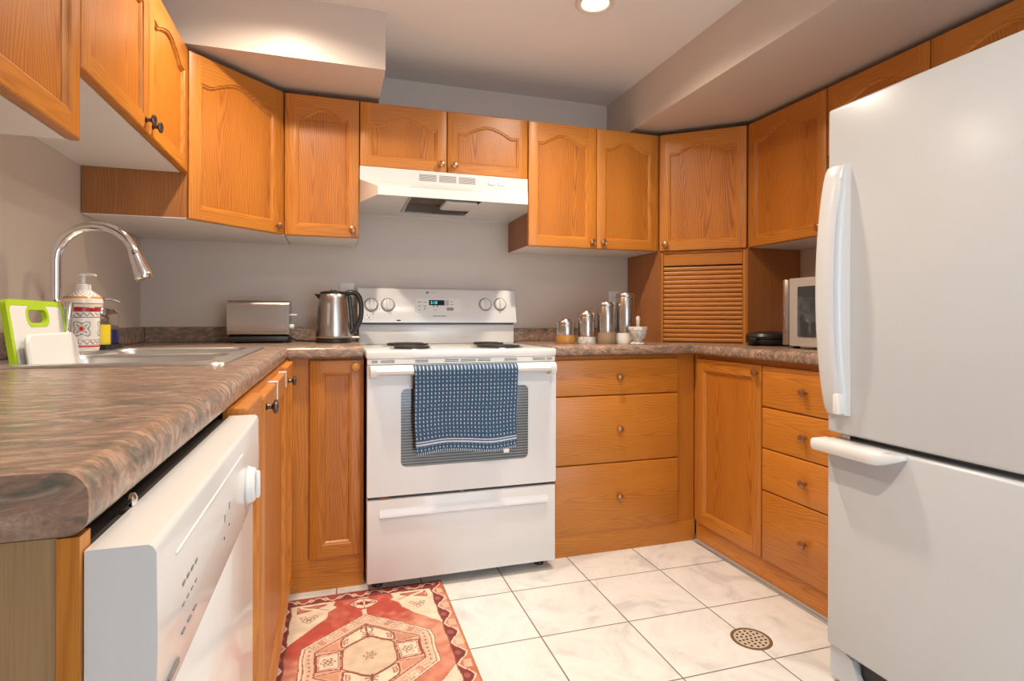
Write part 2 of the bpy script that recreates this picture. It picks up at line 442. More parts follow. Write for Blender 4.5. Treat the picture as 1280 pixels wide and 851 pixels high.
# body front edge lies one door thickness behind the door front
pL0 = (XUL - math.sin(aL)*DT, 2.2221 + math.cos(aL)*DT); pL1 = (-.197 - math.sin(aL)*DT, 2.516 + math.cos(aL)*DT)
corner_cab('angled corner oak upper cabinet left of the narrow one, wood side showing above the sink',
           [(XL+.004, 2.2221), (XUL-.004, 2.2221), pL0, pL1, (-.198, 2.5212+.014), (-.198, YW-.002), (XL+.004, YW-.002)], ZB, ZT, pL0, pL1, 'r')
pR0 = (1.5836 - math.sin(aR)*DT, 2.516 + math.cos(aR)*DT); pR1 = (1.9029 - math.sin(aR)*DT, 2.2471 + math.cos(aR)*DT)
ct = corner_cab('angled corner oak upper cabinet standing over the slatted roll-up shutter',
           [pR0, pR1, (1.9175, 2.2471), (XRW-.002, 2.2471), (XRW-.002, YW-.002), (1.5845, YW-.002), (1.5845, 2.531)], ZB, ZT, pR0, pR1, 'l')
# right wall uppers (front towards -x)
upper('upper_cabinet', 'single-door oak upper cabinet on the right wall above the small oven', (XUR + DT, 2.2465), -PI/2, .4555, ZB, ZT, .300, [(0, .4555, 'r')], UG)
upper('upper_cabinet', 'short two-door oak upper cabinet along the right wall over the fridge', (XUR + DT, 1.790), -PI/2, .830, ZS, ZT, .300, [(0, .415, 'r'), (.415, .415, 'l')], UG)
# left wall uppers (front towards +x)
upper('upper_cabinet', 'two-door oak upper cabinet over the sink with the higher white underside', (XUL - DT, 1.3495), PI/2, .872, ZM, ZT, .298, [(0, .436, 'r', PEWTER), (.436, .436, 'l', PEWTER)], UG)
upper('upper_cabinet', 'oak upper cabinet nearest the camera at the top left with lower underside', (XUL - DT, .535), PI/2, .812, ZB + .008, ZT, .298, [(0, .406, None), (.406, .406, None)], UG)

# ------------------------------------------------------------------ appliance garage
t = thing('appliance_garage', 'oak corner appliance garage with a slatted roll-up shutter on the counter', 'cabinet', (1.5836, 2.516, CT))
H = ZB - CT - .0015
def gl(p): return (p[0] - 1.5836, p[1] - 2.516)
m = MB(); m.prism([gl(p) for p in [(1.5836, 2.520), (1.6016, 2.520), (1.6016, YW-.004), (1.5836, YW-.004)]], lambda p, d: (p[0], p[1], d), 0, H); m.build('side_panel', OAKP, t, smooth=0)
m = MB(); m.prism([gl(p) for p in [(1.907, 2.2475), (XRW-.004, 2.2475), (XRW-.004, 2.2655), (1.907, 2.2655)]], lambda p, d: (p[0], p[1], d), 0, H); m.build('side_panel', OAKP, t, smooth=0)
fw_ = math.hypot(.3193, .2689)
m = MB(); m.box(.002, .020, 0, .018, 0, H, 0, .002, 1); m.box(fw_-.020, fw_-.002, 0, .018, 0, H, 0, .002, 1)
m.box(.0205, fw_-.0205, 0, .018, H-.012, H, 1)
fr = m.build('shutter_frame', [OAKV, OAKH], t, (0.010, 0.012, 0)); fr.rotation_euler = (0, 0, aR)
m = MB(); m.box(.021, fw_-.021, .004, .016, H-.074, H-.013, 0, .002, 1)
hd = m.build('header_board', OAKH, t, (0.010, 0.012, 0)); hd.rotation_euler = (0, 0, aR)
m = MB(); ns = 17; z0s, z1s = .003, H - .078; st = (z1s - z0s) / ns
for i in range(ns):
    za = z0s + i * st; hh = st - .0022
    if i == 0: hh = st - .0022
    pr = [(0.018, za), (0.011, za), (0.0065, za+hh*.25), (0.0055, za+hh*.55), (0.008, za+hh*.9), (0.0115, za+hh), (0.018, za+hh)]
    m.prism(pr, lambda p, d: (d, p[0], p[1]), .0215, fw_-.0215)
m.box(.021, fw_-.021, .0165, .024, .002, H-.075, 1)
sh = m.build('roll_shutter', [OAKH, GAP], t, (0.010, 0.012, 0)); sh.rotation_euler = (0, 0, aR)

# ------------------------------------------------------------------ base cabinets
YBF = YB + DT; XRF = XBR + DT; XLF = XBL - DT
BT = .876      # top of base carcasses
# back left base: door + filler stile
t = thing('base_cabinet', 'narrow oak base cabinet with one door between the stove and the sink run', 'cabinet', (-.158, YBF, 0))
m = MB(); m.box(0, .271, 0, YW-YBF-.003, .124, .886); m.build('cabinet_body', OAKV, t, smooth=0)
m = MB(); m.box(-.003, .272, -.002, .018, 0.0, .1235); m.build('toe_board', OAKH, t, smooth=0)
panel_door(t, .072, .125, .199, .756, False, (.168, .726), WOODKNOB, sw=.047, br=.050)
# right of the stove: three drawers + corner stile
t = thing('drawer_cabinet', 'oak base cabinet with three wide drawers right of the stove', 'cabinet', (.892, YBF, 0))
m = MB(); m.box(0, .730, 0, YW-YBF-.003, .0985, BT); m.build('cabinet_body', OAKV, t, smooth=0)
m = MB(); m.box(.000, .733, -.003, .016, 0.0, .098); m.build('toe_board', OAKH, t, smooth=0)
for z0, z1 in ((.099, .3985), (.4015, .6985), (.7025, .8600)):
    slab_drawer(t, .018, z0, .6145, z1 - z0)
# right run
t = thing('base_cabinet', 'oak base cabinet with one door in the right-hand corner beside the four drawers', 'cabinet', (XRF, YBF - .002, 0), -PI/2)
m = MB(); m.box(0, .4555, 0, XRW-XRF-.004, .0985, BT); m.build('cabinet_body', OAKV, t, smooth=0)
m = MB(); m.box(.016, .4555, -.001, .016, 0.014, .098); m.build('toe_board', OAKH, t, smooth=0)
panel_door(t, .036, .099, .4165, .759, False, (.4165-.020, .729), sw=.050, br=.050)
t = thing('drawer_cabinet', 'oak base cabinet with four drawers partly hidden by the fridge', 'cabinet', (XRF, 1.8135, 0), -PI/2)
m = MB(); m.box(0, .434, 0, XRW-XRF-.004, .0985, BT); m.build('cabinet_body', OAKV, t, smooth=0)
m = MB(); m.box(0, .434, -.001, .016, 0.014, .098); m.build('toe_board', OAKH, t, smooth=0)
for z0, z1 in ((.100, .3685), (.3715, .5335), (.5365, .6945), (.6975, .8570)):
    slab_drawer(t, .001, z0, .431, z1 - z0)
# tile skirting under the right run
m = MB(); m.box(XRF - .012, XRF + .02, 1.38, YBF - .02, 0.0, .013, 0, .002, 1)
tag(m.build('baseboard_right', simple('grey_tile_trim', (.36, .32, .29), .4)), kind='structure')
# left run: sink cabinet with three doors
t = thing('sink_cabinet', 'oak base cabinet under the sink beyond the dishwasher', 'cabinet', (XLF, 1.045, 0), PI/2)
m = MB(); m.box(0, 1.205, 0, .018, .100, .886); m.box(0, 1.20, .018, .60, .100, .70); m.build('cabinet_body', OAKV, t, smooth=0)
m = MB(); m.box(0, 1.215, .050, .068, 0.0, .0995); m.build('toe_board', OAKH, t, smooth=0)
panel_door(t, .002, .092, .218, .792, False, None, sw=.05, br=.05)
panel_door(t, .2235, .092, .650, .780, False, (.066, .780-.028), PEWTER, sw=.055, br=.06)
panel_door(t, .8775, .092, .265, .790, False, (.03, .790-.046), PEWTER, sw=.05, br=.06)
# end panel at the near end of the left run
t = thing('end_panel', 'brown wood end panel below the near end of the countertop', 'panel', (XL + .003, .4605, 0))
m = MB(); m.box(0, .622, 0, .016, 0, .886); m.build('panel_board', OAKRAW, t, smooth=0)
m = MB(); m.box(.6225, .636, -.002, .016, 0, .886); m.build('edge_strip', OAKV, t, smooth=0)

# ------------------------------------------------------------------ countertops
def slab(xs, ys, inside, z0, z1, nose, mats, r=.018):
    """grid-cell slab; nose(mid, dx, dy) tells which boundary walls get a rolled front edge"""
    m = MB(); vt = {}; vb = {}
    def V(d, i, j, z):
        if (i, j) not in d: d[(i, j)] = m.bm.verts.new((xs[i], ys[j], z))
        return d[(i, j)]
    nx, ny = len(xs) - 1, len(ys) - 1
    ins = lambda i, j: 0 <= i < nx and 0 <= j < ny and inside((xs[i]+xs[i+1])/2, (ys[j]+ys[j+1])/2)
    walls = []
    for i in range(nx):
        for j in range(ny):
            if not ins(i, j): continue
            m.bm.faces.new((V(vt,i,j,z1), V(vt,i+1,j,z1), V(vt,i+1,j+1,z1), V(vt,i,j+1,z1)))
            m.bm.faces.new((V(vb,i,j,z0), V(vb,i,j+1,z0), V(vb,i+1,j+1,z0), V(vb,i+1,j,z0)))
            for (di, dj, a, b) in ((-1,0,(i,j),(i,j+1)), (1,0,(i+1,j),(i+1,j+1)), (0,-1,(i,j),(i+1,j)), (0,1,(i,j+1),(i+1,j+1))):
                if ins(i+di, j+dj): continue
                f = m.bm.faces.new((V(vb,*a,z0), V(vb,*b,z0), V(vt,*b,z1), V(vt,*a,z1)))
                mid = ((xs[a[0]]+xs[b[0]])/2, (ys[a[1]]+ys[b[1]])/2)
                if nose(mid, di, dj): walls.append((vt[a], vt[b], vb[a], vb[b]))
    es_t = [m.bm.edges.get((w[0], w[1])) for w in walls]; es_b = [m.bm.edges.get((w[2], w[3])) for w in walls]
    bmesh.ops.recalc_face_normals(m.bm, faces=m.bm.faces[:])
    bmesh.ops.bevel(m.bm, geom=es_t, offset=r, segments=5, profile=.5, affect='EDGES')
    es_b = [e for e in es_b if e.is_valid]
    bmesh.ops.bevel(m.bm, geom=es_b, offset=r * .7, segments=4, profile=.5, affect='EDGES')
    return m
NX = -.160
SX0, SX1, SY0, SY1 = -.735, -.245, 1.425, 2.175      # sink cut-out
t = thing('countertop', 'marbled brown laminate countertop of the sink side running round to the stove', 'countertop', (0, 0, 0))
m = slab([XL+.002, SX0, SX1, NX, .1085], [.456, SY0, SY1, 2.225, YW-.002],
         lambda x, y: (x < NX or y > 2.225) and not (SX0 < x < SX1 and SY0 < y < SY1), .888, CTL,
         lambda mid, di, dj: (di == 1 and abs(mid[0]-NX) < 1e-4) or (dj == -1 and abs(mid[1]-2.225) < 1e-4), CTR)
m.build('worktop', CTR, t)
m = MB(); m.box(XL+.002, XL+.020, .456, YW-.002, CTL, 1.000, 0, .003, 1); m.build('backsplash', CTR, t)
m = MB(); m.box(XL+.0205, .1085, YW-.020, YW-.002, CTL, 1.000, 0, .003, 1); m.build('backsplash', CTR, t)
t = thing('countertop', 'marbled brown laminate countertop from the stove round the right corner', 'countertop', (0, 0, 0))
m = slab([.8835, 1.580, XRW-.002], [1.295, 2.225, YW-.002], lambda x, y: x > 1.58 or y > 2.225, .880, CT,
         lambda mid, di, dj: (di == -1 and abs(mid[0]-1.58) < 1e-4) or (dj == -1 and abs(mid[1]-2.225) < 1e-4), CTR)
m.build('worktop', CTR, t)
m = MB(); m.box(.8835, 1.5815, YW-.020, YW-.002, CT, .990, 0, .003, 1); m.build('backsplash', CTR, t)
m = MB(); m.box(XRW-.020, XRW-.002, 1.295, 2.2440, CT, .990, 0, .003, 1); m.build('backsplash', CTR, t)

# ------------------------------------------------------------------ sink
t = thing('kitchen_sink', 'stainless steel double-bowl sink set into the left countertop', 'sink', (0, 0, 0))
m = MB()
o0 = rrect(SX0-.012, SX1+.012, SY0-.012, SY1+.012, .035)
bowls = [(-.668, -.277, 1.458, 1.785), (-.668, -.277, 1.815, 2.142)]
zr = CTL + .006
ring_fill(m, rrect(SX0-.006, SX1+.006, SY0-.006, SY1+.006, .032), [rrect(*b, .055) for b in bowls], zr)
oo = rrect(SX0-.006, SX1+.006, SY0-.006, SY1+.006, .032)
m.loops([[(x, y, zr) for x, y in oo], [(x, y, zr-.001) for x, y in rrect(SX0-.010, SX1+.010, SY0-.010, SY1+.010, .034)], [(x, y, CTL+.0005) for x, y in o0]], 0, False, False)
bmesh.ops.remove_doubles(m.bm, verts=m.bm.verts[:], dist=1e-5)
m.build('rim', SINKM, t, smooth=40)
for b in bowls:
    x0, x1, y0, y1 = b; m = MB()
    lps = []
    for o, z, r in ((0, zr, .055), (.003, zr-.003, .055), (.005, zr-.010, .055), (.010, zr-.140, .055), (.018, zr-.162, .052), (.035, zr-.172, .04)):
        lps.append([(x, y, z) for x, y in rrect(x0+o, x1-o, y0+o, y1-o, r)])
    m.loops(lps, 0, False, True); m.build('basin', SINKM, t, smooth=50, normals=False)
    cx, cy = (x0+x1)/2, (y0+y1)/2
    m = MB(); m.lathe([(.045, 0), (.043, .003), (.030, .002), (.028, -.0005)], (cx, cy, zr-.1715), seg=24, cap0=False); m.build('drain_strainer', CHROME, t)

# ------------------------------------------------------------------ faucet
fx, fy, fz = -.700, 1.783, zr
t = thing('faucet', 'tall chrome gooseneck pull-down faucet behind the sink', 'faucet', (fx, fy, fz))
m = MB(); m.lathe([(.0255, 0), (.0255, .006), (.0225, .012), (.0215, .10), (.0205, .135), (.0150, .142), (.0138, .148)], seg=28); m.build('base', CHROME, t)
ra = .094; zc = 1.190 - fz
path = [(0, 0, z) for z in np.linspace(.14, zc, 8)] + [(ra - ra*math.cos(a), -.02*(1-math.cos(a))*.5, zc + ra*math.sin(a)) for a in np.linspace(0.08, R(163), 26)]
m = MB(); m.tube(path, .0128, 16); m.build('spout', CHROME, t)
p0 = Vector(path[-1]); dr = (Vector(path[-1]) - Vector(path[-2])).normalized()
m = MB(); m.tube([p0 + dr*s for s in (-.002, .003, .005, .012, .045, .066, .074, .078)], [.0135, .0140, .0150, .0152, .0185, .0215, .0220, .0200], 18); m.build('spray_head', CHROME, t)
m = MB(); m.tube([(.012, -.012, .060), (.026, -.018, .066), (.032, -.020, .072)], [.010, .0105, .0095], 14)
m.tube([(.032, -.020, .066), (.035, -.021, .09), (.040, -.023, .136), (.041, -.023, .142)], [.0085, .0078, .0095, .006], 12); m.build('handle_lever', CHROME, t)

# ------------------------------------------------------------------ cutting boards standing in the near basin
def slanted(mesh_obj, o, ax, ay, az):
    M = Matrix((ax, ay, az)).transposed().to_4x4(); M.translation = o; mesh_obj.matrix_world = M
ey = Vector((-.02, 1, 0)).normalized()
upv = Vector((-.140, 0, 1)); upv = (upv - ey*upv.dot(ey)).normalized(); nx_ = upv.cross(ey).normalized() * -1   # board plane axes
nfront = ey.cross(upv).normalized()
def board_thing(name, label, w, h, th, origin, hole, rim, r):
    t = thing(name, label, 'cutting board'); slanted(t, origin, ey, upv, nfront)
    m = MB(); outer = rrect(0, w, 0, h, r)
    inn = [rrect(*hole, .016)] if hole else []
    if rim:
        hin = [rrect(hole[0]-.010, hole[1]+.010, hole[2]-.010, hole[3]+.010, .024)]
        o2 = rrect(rim, w-rim, rim, h-rim, r*.8)
        ring_fill(m, o2, hin, th); ring_fill(m, o2, hin, 0)
        m.build('board_core', BOARD, t)
        m = MB()
        for A, Bq in ((outer, o2), (hin[0], inn[0])):
            ls = [[(x, y, z) for x, y in L] for L, z in ((A, -.0005), (A, th+.0005), (Bq, th+.0005), (Bq, -.0005), (A, -.0005))]
            m.loops(ls, 0, False, False)
        bmesh.ops.remove_doubles(m.bm, verts=m.bm.verts[:], dist=1e-6)
        m.build('green_rim', GREEN, t)['label'] = 'lime green rim with handle hole'
    else:
        m.loops([[(x, y, z) for x, y in L] for L, z in ((rrect(.004, w-.004, .004, h-.004, r), 0), (outer, .004), (outer, th-.004), (rrect(.004, w-.004, .004, h-.004, r), th))])
        m.build('board', BOARD, t)
    return t
bt = board_thing('cutting_board', 'large white cutting board with lime green edge standing in the sink', .280, .305, .010, Vector((-.638, 1.474, .7745)), (.090, .185, .252, .283), .013, .016)
bt2 = board_thing('cutting_board', 'small plain white cutting board in front of the green-edged one', .262, .228, .010, Vector((-.614, 1.486, .7745)), None, 0, .022)
bt['group'] = bt2['group'] = 'cutting boards in the sink'

# ------------------------------------------------------------------ bottles on the sink deck
def paint_obj(o, fn):
    me = o.data; ca = me.color_attributes.new('Col', 'FLOAT_COLOR', 'POINT')
    n = len(me.vertices); co = np.empty(n*3, 'f'); me.vertices.foreach_get('co', co); co = co.reshape(-1, 3)
    c = np.ones((n, 4), 'f'); c[:, :3] = fn(co); ca.data.foreach_set('color', c.ravel())
t = thing('soap_dispenser', 'white ceramic soap pump bottle painted with red and grey flowers', 'soap dispenser', (-.7055, 1.967, zr))
prof = [(.034, 0), (.039, .004), (.041, .012), (.0412, .05), (.0415, .10), (.0425, .128), (.0485, .134), (.0495, .140), (.0490, .155), (.0440, .163), (.034, .172), (.024, .179), (.0215, .182)]
pp = []
for (r0, h0), (r1, h1) in zip(prof, prof[1:]):
    k = max(1, int((h1-h0)/.0012))
    for i in range(k): pp.append((r0+(r1-r0)*i/k, h0+(h1-h0)*i/k))
pp.append(prof[-1])
m = MB(); m.lathe(pp, seg=160); b = m.build('bottle', CERAM, t, smooth=50)
def cer(co):
    a = np.arctan2(co[:, 1], co[:, 0]) - math.atan2(-1.9, .55); a = (a + PI) % (2*PI) - PI
    s = a * .041; z = co[:, 2]
    c = np.tile(np.array([.78, .74, .69], 'f'), (len(co), 1))
    red = np.array([.55, .02, .02]); gr = np.array([.13, .11, .10]); org = np.array([.60, .24, .06]); blue = np.array([.20, .24, .34])
    def put(mask, col): c[mask] = col
    for za, zb, col in ((.014, .019, red), (.020, .0215, gr), (.035, .0365, gr), (.101, .1025, gr), (.118, .1195, gr), (.1205, .131, red), (.139, .143, org), (.156, .162, org)):
        put((z > za) & (z < zb), col)
    for zc_ in (.028, .110):
        w = zc_ + .004*np.sin(s*2*PI/.016)
        put((abs(z-w) < .0013), gr); put(((s % .016 - .008)**2 + (z-zc_)**2 < .0022**2), red)
    put((z > .164) & (np.sin(s*2*PI/.012)*np.sin(z*2*PI/.009) > .45), gr * .9 + red*.3)
    # square flower medallions every quarter turn
    q = (s + .0322) % .0644 - .0322; dz = z - .068
    rr_ = np.hypot(q, dz); th = np.arctan2(dz, q)
    rad = .0215 + .0055*np.cos(4*th - PI)
    put((abs(rr_-rad) < .0011), gr); put((abs(rr_-rad*.86) < .0006), gr)
    rad2 = .0125 + .004*np.cos(8*th); put((abs(rr_-rad2) < .0010), blue)
    put((abs(abs(q)-abs(dz)) < .0014) & (rr_ > .009) & (rr_ < .018), gr)
    put(rr_ < .0065, red); put((abs(rr_-.0085) < .0008), org)
    return c
paint_obj(b, cer)
m = MB(); m.lathe([(.0205, .1815), (.0205, .196), (.018, .199), (.006, .200), (.0055, .222), (.011, .223), (.012, .228), (.004, .231)], seg=20)
m.tube([(0, 0, .2265), (.018, 0, .2275), (.036, 0, .2255), (.039, 0, .2225)], [.005, .0045, .0035, .003], 10); b = m.build('pump', WPLAST, t); b.rotation_euler = (0, 0, -.3)
# black tray with two bottles
tr = thing('soap_tray', 'low black tray at the sink corner under two bottles', 'tray', (-.700, 2.118, zr))
m = MB(); o1 = rrect(-.034, .034, -.060, .060, .012); o2 = rrect(-.030, .030, -.056, .056, .010)
m.loops([[(x, y, 0) for x, y in o1], [(x, y, .016) for x, y in o1], [(x, y, .016) for x, y in o2], [(x, y, .004) for x, y in o2]]); m.build('tray', BLACK, tr)
t = thing('pump_bottle', 'clear pump bottle with chrome top and yellow label standing on the black tray', 'bottle', (-.7005, 2.090, zr + .0045), 0, 'bottles on the sink tray')
m = MB(); m.lathe([(.021, 0), (.024, .003), (.024, .085), (.020, .097), (.012, .104), (.011, .112)], seg=28); m.build('bottle', GLASS, t)
m = MB(); m.lathe([(.0205, .004), (.0205, .050), (.0195, .052)], seg=24); m.build('liquid', simple('yellow_soap', (.45, .33, .04), .3), t)
m = MB(); m.lathe([(.0246, .012), (.0246, .074)], seg=28, cap0=False, cap1=False); lb = m.build('label_band', [YELLOW], t)
m = MB(); m.lathe([(.0249, .040), (.0249, .068)], seg=28, cap0=False, cap1=False)
bmesh.ops.delete(m.bm, geom=[f for f in m.bm.faces if f.calc_center_median().x > -.004], context='FACES'); m.build('green_mark', [DGREEN], t, normals=False)
m = MB(); m.lathe([(.0125, .110), (.0125, .124), (.0105, .127), (.0055, .128), (.0055, .146), (.0095, .147), (.0095, .158), (.006, .160)], seg=20)
m.tube([(0, 0, .153), (.022, .006, .155), (.040, .011, .150), (.046, .0125, .145)], [.0045, .004, .003, .0028], 10); m.build('pump', CHROME, t)
t = thing('glass_bottle', 'clear bottle with dark blue liquid standing at the right of the black tray', 'bottle', (-.6960, 2.1445, zr + .0045), 0, 'bottles on the sink tray')
m = MB(); m.lathe([(.022, 0), (.025, .003), (.025, .100), (.022, .112), (.013, .120), (.0115, .126), (.0115, .1275)], seg=28); m.build('bottle', GLASS, t)
m = MB(); m.lathe([(.0215, .004), (.0215, .056), (.0205, .058)], seg=24); m.build('liquid', BLUELIQ, t)

# ------------------------------------------------------------------ hooks over the sink cabinet door
for yy, lab in ((1.575, 'nearer of two white over-door hooks on the sink cabinet door'), (1.850, 'farther of two white over-door hooks on the sink cabinet door')):
    t = thing('over_door_hook', lab, 'hook', (XBL, yy, .872), 0, 'white over-door hooks')
    m = MB(); w_, th = .012, .0018
    pr = [(-.0192, -.016), (-.0192, .0026), (.0026, .0026), (.0026, -.040), (.0085, -.046), (.0105, -.040), (.0085, -.0425), (.0044, -.038), (.0044, -.034), (.0007, -.034), (.0007, .0006), (-.0176, .0006), (-.0176, -.016)]
    pr = [(-.0192, -.016), (-.0192, .0026), (.0026, .0026), (.0026, -.044), (.0007, -.044), (.0007, .0006), (-.0176, .0006), (-.0176, -.016)]
    m.prism(pr, lambda p, d: (p[0], d, p[1]), -w_, w_); m.build('hook_strap', WPLAST, t, smooth=0)

# ------------------------------------------------------------------ dishwasher
t = thing('dishwasher', 'white dishwasher under the near end of the left countertop', 'dishwasher', (-.122, .4625, 0), PI/2)
# local: x = along +world y, y = depth towards -world x, z up
m = MB(); m.box(.018, .572, .047, .640, .10, .870); m.build('tub_body', simple('dishwasher_tub', (.06, .05, .045), .5), t, smooth=0)
m = MB()
prof = [(.008, .735), (.002, .738), (.000, .743), (-.002, .80), (-.001, .868), (.001, .8725), (.004, .8745), (.043, .8745), (.043, .735)]
m.prism(prof, lambda p, d: (d, p[0], p[1]), .0005, .5755)
m.build('control_panel', WHITE, t, smooth=40)
m = MB(); m.box(.004, .572, .006, .043, .115, .731, 0, .005, 2); m.build('door_panel', WHITE, t)
m = MB(); m.box(.018, .570, .062, .076, .0, .110); m.build('toe_plate', BLACK, t, smooth=0)
m = MB(); m.lathe([(.027, 0), (.027, .003), (.0255, .005), (.024, .010), (.022, .0115), (.002, .0115)], (.445, -.0015, .792), 'Y', 32)
m.box(.440, .450, -.019, -.0125, .772, .812, 0, .003, 2); m.build('dial', WPLAST, t)
m = MB(); m.lathe([(.0305, 0), (.0305, .0008), (.028, .0012)], (.445, -.0010, .792), 'Y', 32); m.build('dial_ring', LGREY, t)
for i, (xx, zz, ww, hh) in enumerate([(.070, .812, .008, .003), (.085, .812, .008, .003), (.100, .812, .008, .003), (.115, .812, .008, .003), (.070, .795, .006, .002), (.085, .795, .006, .002), (.100, .795, .006, .002), (.115, .795, .006, .002), (.07, .772, .010, .0015), (.09, .772, .010, .0015), (.11, .772, .010, .0015), (.260, .800, .004, .008), (.290, .806, .004, .008), (.260, .780, .003, .003), (.290, .786, .003, .003), (.03, .755, .030, .004)]):
    m = MB(); m.box(xx, xx+ww, -.0024, -.0008, zz, zz+hh); m.build('panel_marking', GREY, t, smooth=0)
m = MB(); m.box(.05, .40, -.0026, -.0004, .846, .849, 0, .001, 1); m.build('panel_groove', WPLAST, t)
m = MB(); m.lathe([(.006, 0), (.006, .003), (.003, .005)], (.10, .045, .880), 'Y', 12); m.build('mounting_screw', CHROME, t)

# ------------------------------------------------------------------ stove
sx0, sx1, sy = .1205, .8795, 2.169
t = thing('stove', 'white freestanding electric coil stove with a dish towel over its oven handle', 'stove', (0, 0, 0))
m = MB(); m.box(sx0+.002, sx1-.002, sy+.047, 2.79, .045, .885); m.build('oven_body', WHITE, t, smooth=0)
m = MB(); m.box(sx0-.004, sx1+.003, sy+.001, 2.79, .8855, .9165, 0, .007, 3); m.build('cooktop', WHITE, t)
m = MB()   # backguard: lower splash and slanted console
m.box(sx0-.006, sx1, 2.742, 2.795, .9166, 1.012, 0, .004, 2); m.build('splash_panel', WHITE, t)
m = MB(); m.prism([(2.712, 1.020), (2.712, 1.028), (2.745, 1.175), (2.752, 1.183), (2.765, 1.186), (2.805, 1.186), (2.805, 1.020)], lambda p, d: (d, p[0], p[1]), sx0-.012, sx1+.004)
m.build('control_console', WHITE, t)
m = MB(); m.box(sx0-.003, sx1-.003, 2.738, 2.79, 1.0122, 1.0198); m.build('console_gap', BLACK, t, smooth=0)
sl = math.atan2(.033, .147)
def con(x, z): return (x, 2.712 + (z-1.028)*.033/.147, z)       # point on the console face
def on_console(name, mb, mat, x, z, parent=None, smooth=35):
    o = mb.build(name, mat, parent or t, con(x, z), smooth=smooth); o.rotation_euler = (-sl, 0, 0); return o
for (x, z) in ((.169, 1.103), (.246, 1.104), (.724, 1.111), (.801, 1.112)):
    m = MB(); m.lathe([(.0335, 0), (.0335, .0012), (.030, .0014)], axis='Y', seg=36)
    for k in range(36):
        if k % 3: continue
    bz = on_console('knob_dial', m, simple('dial_grey', (.16, .15, .14), .5) if 'dial_grey' not in bpy.data.materials else bpy.data.materials['dial_grey'], x, z)
    m = MB(); m.lathe([(.0275, .0014), (.027, .010), (.0255, .014), (.0240, .015), (.002, .015)], axis='Y', seg=36)
    m.box(-.0055, .0055, -.026, -.014, -.024, .024, 0, .002, 2)
    kb = m.build('knob_cap', IVORY, bz)
    m = MB()
    for k in range(24):
        a = 2*PI*k/24; m.box(.0305*math.cos(a)-.0012, .0305*math.cos(a)+.0012, -.0018, -.0011, .0305*math.sin(a)-.0012, .0305*math.sin(a)+.0012)
    m.build('tick_marks', WPLAST, bz, smooth=0)
m = MB(); m.box(-.114, .112, -.0012, .001, -.037, .036, 0, .001, 1); pn = on_console('control_panel', m, simple('panel_white', (.70, .70, .69), .4), .488, 1.104)
m = MB(); m.box(-.046, .030, -.0024, -.0008, .000, .026); m.build('display', LCD, pn, smooth=0)
text_mesh('clock_digits', '5:18', .019, LCDTXT, pn, (-.022, -.0028, .0125), (PI/2, 0, 0))
m = MB(); m.box(.034, .052, -.002, -.0008, -.001, .027, 0, .001, 1); m.build('key_pad', LGREY, pn)
m = MB(); m.box(.040, .074, -.002, -.0008, -.026, -.011); m.build('key_pad', simple('tan_key', (.30, .23, .16), .5), pn, smooth=0)
for (x, z, w_, h_) in ((-.100, .014, .018, .003), (-.074, .014, .018, .003), (-.100, -.006, .014, .003), (-.074, -.006, .016, .003), (-.070, -.020, .006, .006), (-.026, -.010, .005, .010), (-.008, -.010, .005, .010), (-.024, -.024, .012, .002), (.060, .018, .014, .003), (.060, .004, .014, .003), (-.100, -.024, .014, .002)):
    m = MB(); m.box(x, x+w_, -.0017, -.0008, z, z+h_); m.build('key_marking', GREY, pn, smooth=0)
m = MB(); m.box(-.034, .034, -.001, .0005, -.0035, .0035)
for k in range(7): m.box(-.032+k*.0095, -.0255+k*.0095, -.0014, -.0008, -.0030, .0030, 1)
on_console('maker_plate', m, [WPLAST, GREY], .492, 1.052, smooth=0)
m = MB(); m.box(-.006, .006, -.001, .0005, -.006, .006); m.box(.010, .040, -.001, .0005, -.0015, .0015, 1); on_console('top_mark', m, [GREY, LGREY], .436, 1.166, smooth=0)
m = MB(); m.box(-.015, .015, -.0015, .0005, -.015, .015, 0, .002, 1)
m.box(-.008, -.0055, -.0022, -.001, .001, .008, 1); m.box(.0055, .008, -.0022, -.001, .001, .008, 1); m.lathe([(.003, .001), (.003, .0022)], (0, 0, -.006), 'Y', 10, 1); on_console('power_socket', m, [WPLAST, BLACK], .158, 1.050)
m = MB(); m.box(-.010, .010, -.0015, .001, -.003, .003, 0, .001, 1); on_console('vent_slot', m, BLACK, .295, 1.0305)
for x in (.207, .763):
    m = MB(); m.lathe([(.0022, 0), (.0022, .0015)], axis='Y', seg=10); on_console('indicator', m, BLACK, x, 1.085)
m = MB(); m.box(-.010, .010, -.0009, .0005, -.009, .009); on_console('sticker', m, simple('sticker_peach', (.72, .62, .53), .5), .640, 1.108, smooth=0)
# burners
def burner(cx, cy, r):
    m = MB(); m.lathe([(r*1.14, 0), (r*1.14, .002), (r*1.06, .0026), (r*.9, -.002), (r*.3, -.004), (r*.28, -.0045)], (cx, cy, .9172), seg=40, cap0=False)
    d = m.build('drip_pan', CHROME, t)
    m = MB(); path = []
    turns = 4 if r > .08 else 3
    for i in range(turns*28+1):
        a = 2*PI*i/28; rr_ = r*.22 + (r*.96-r*.22)*i/(turns*28); path.append((cx+rr_*math.cos(a), cy+rr_*math.sin(a), .9235))
    m.tube(path, .0048, 7)
    m.build('coil_element', COIL, t)
burner(.300, 2.312, .076); burner(.318, 2.592, .098); burner(.668, 2.320, .098); burner(.700, 2.598, .076)
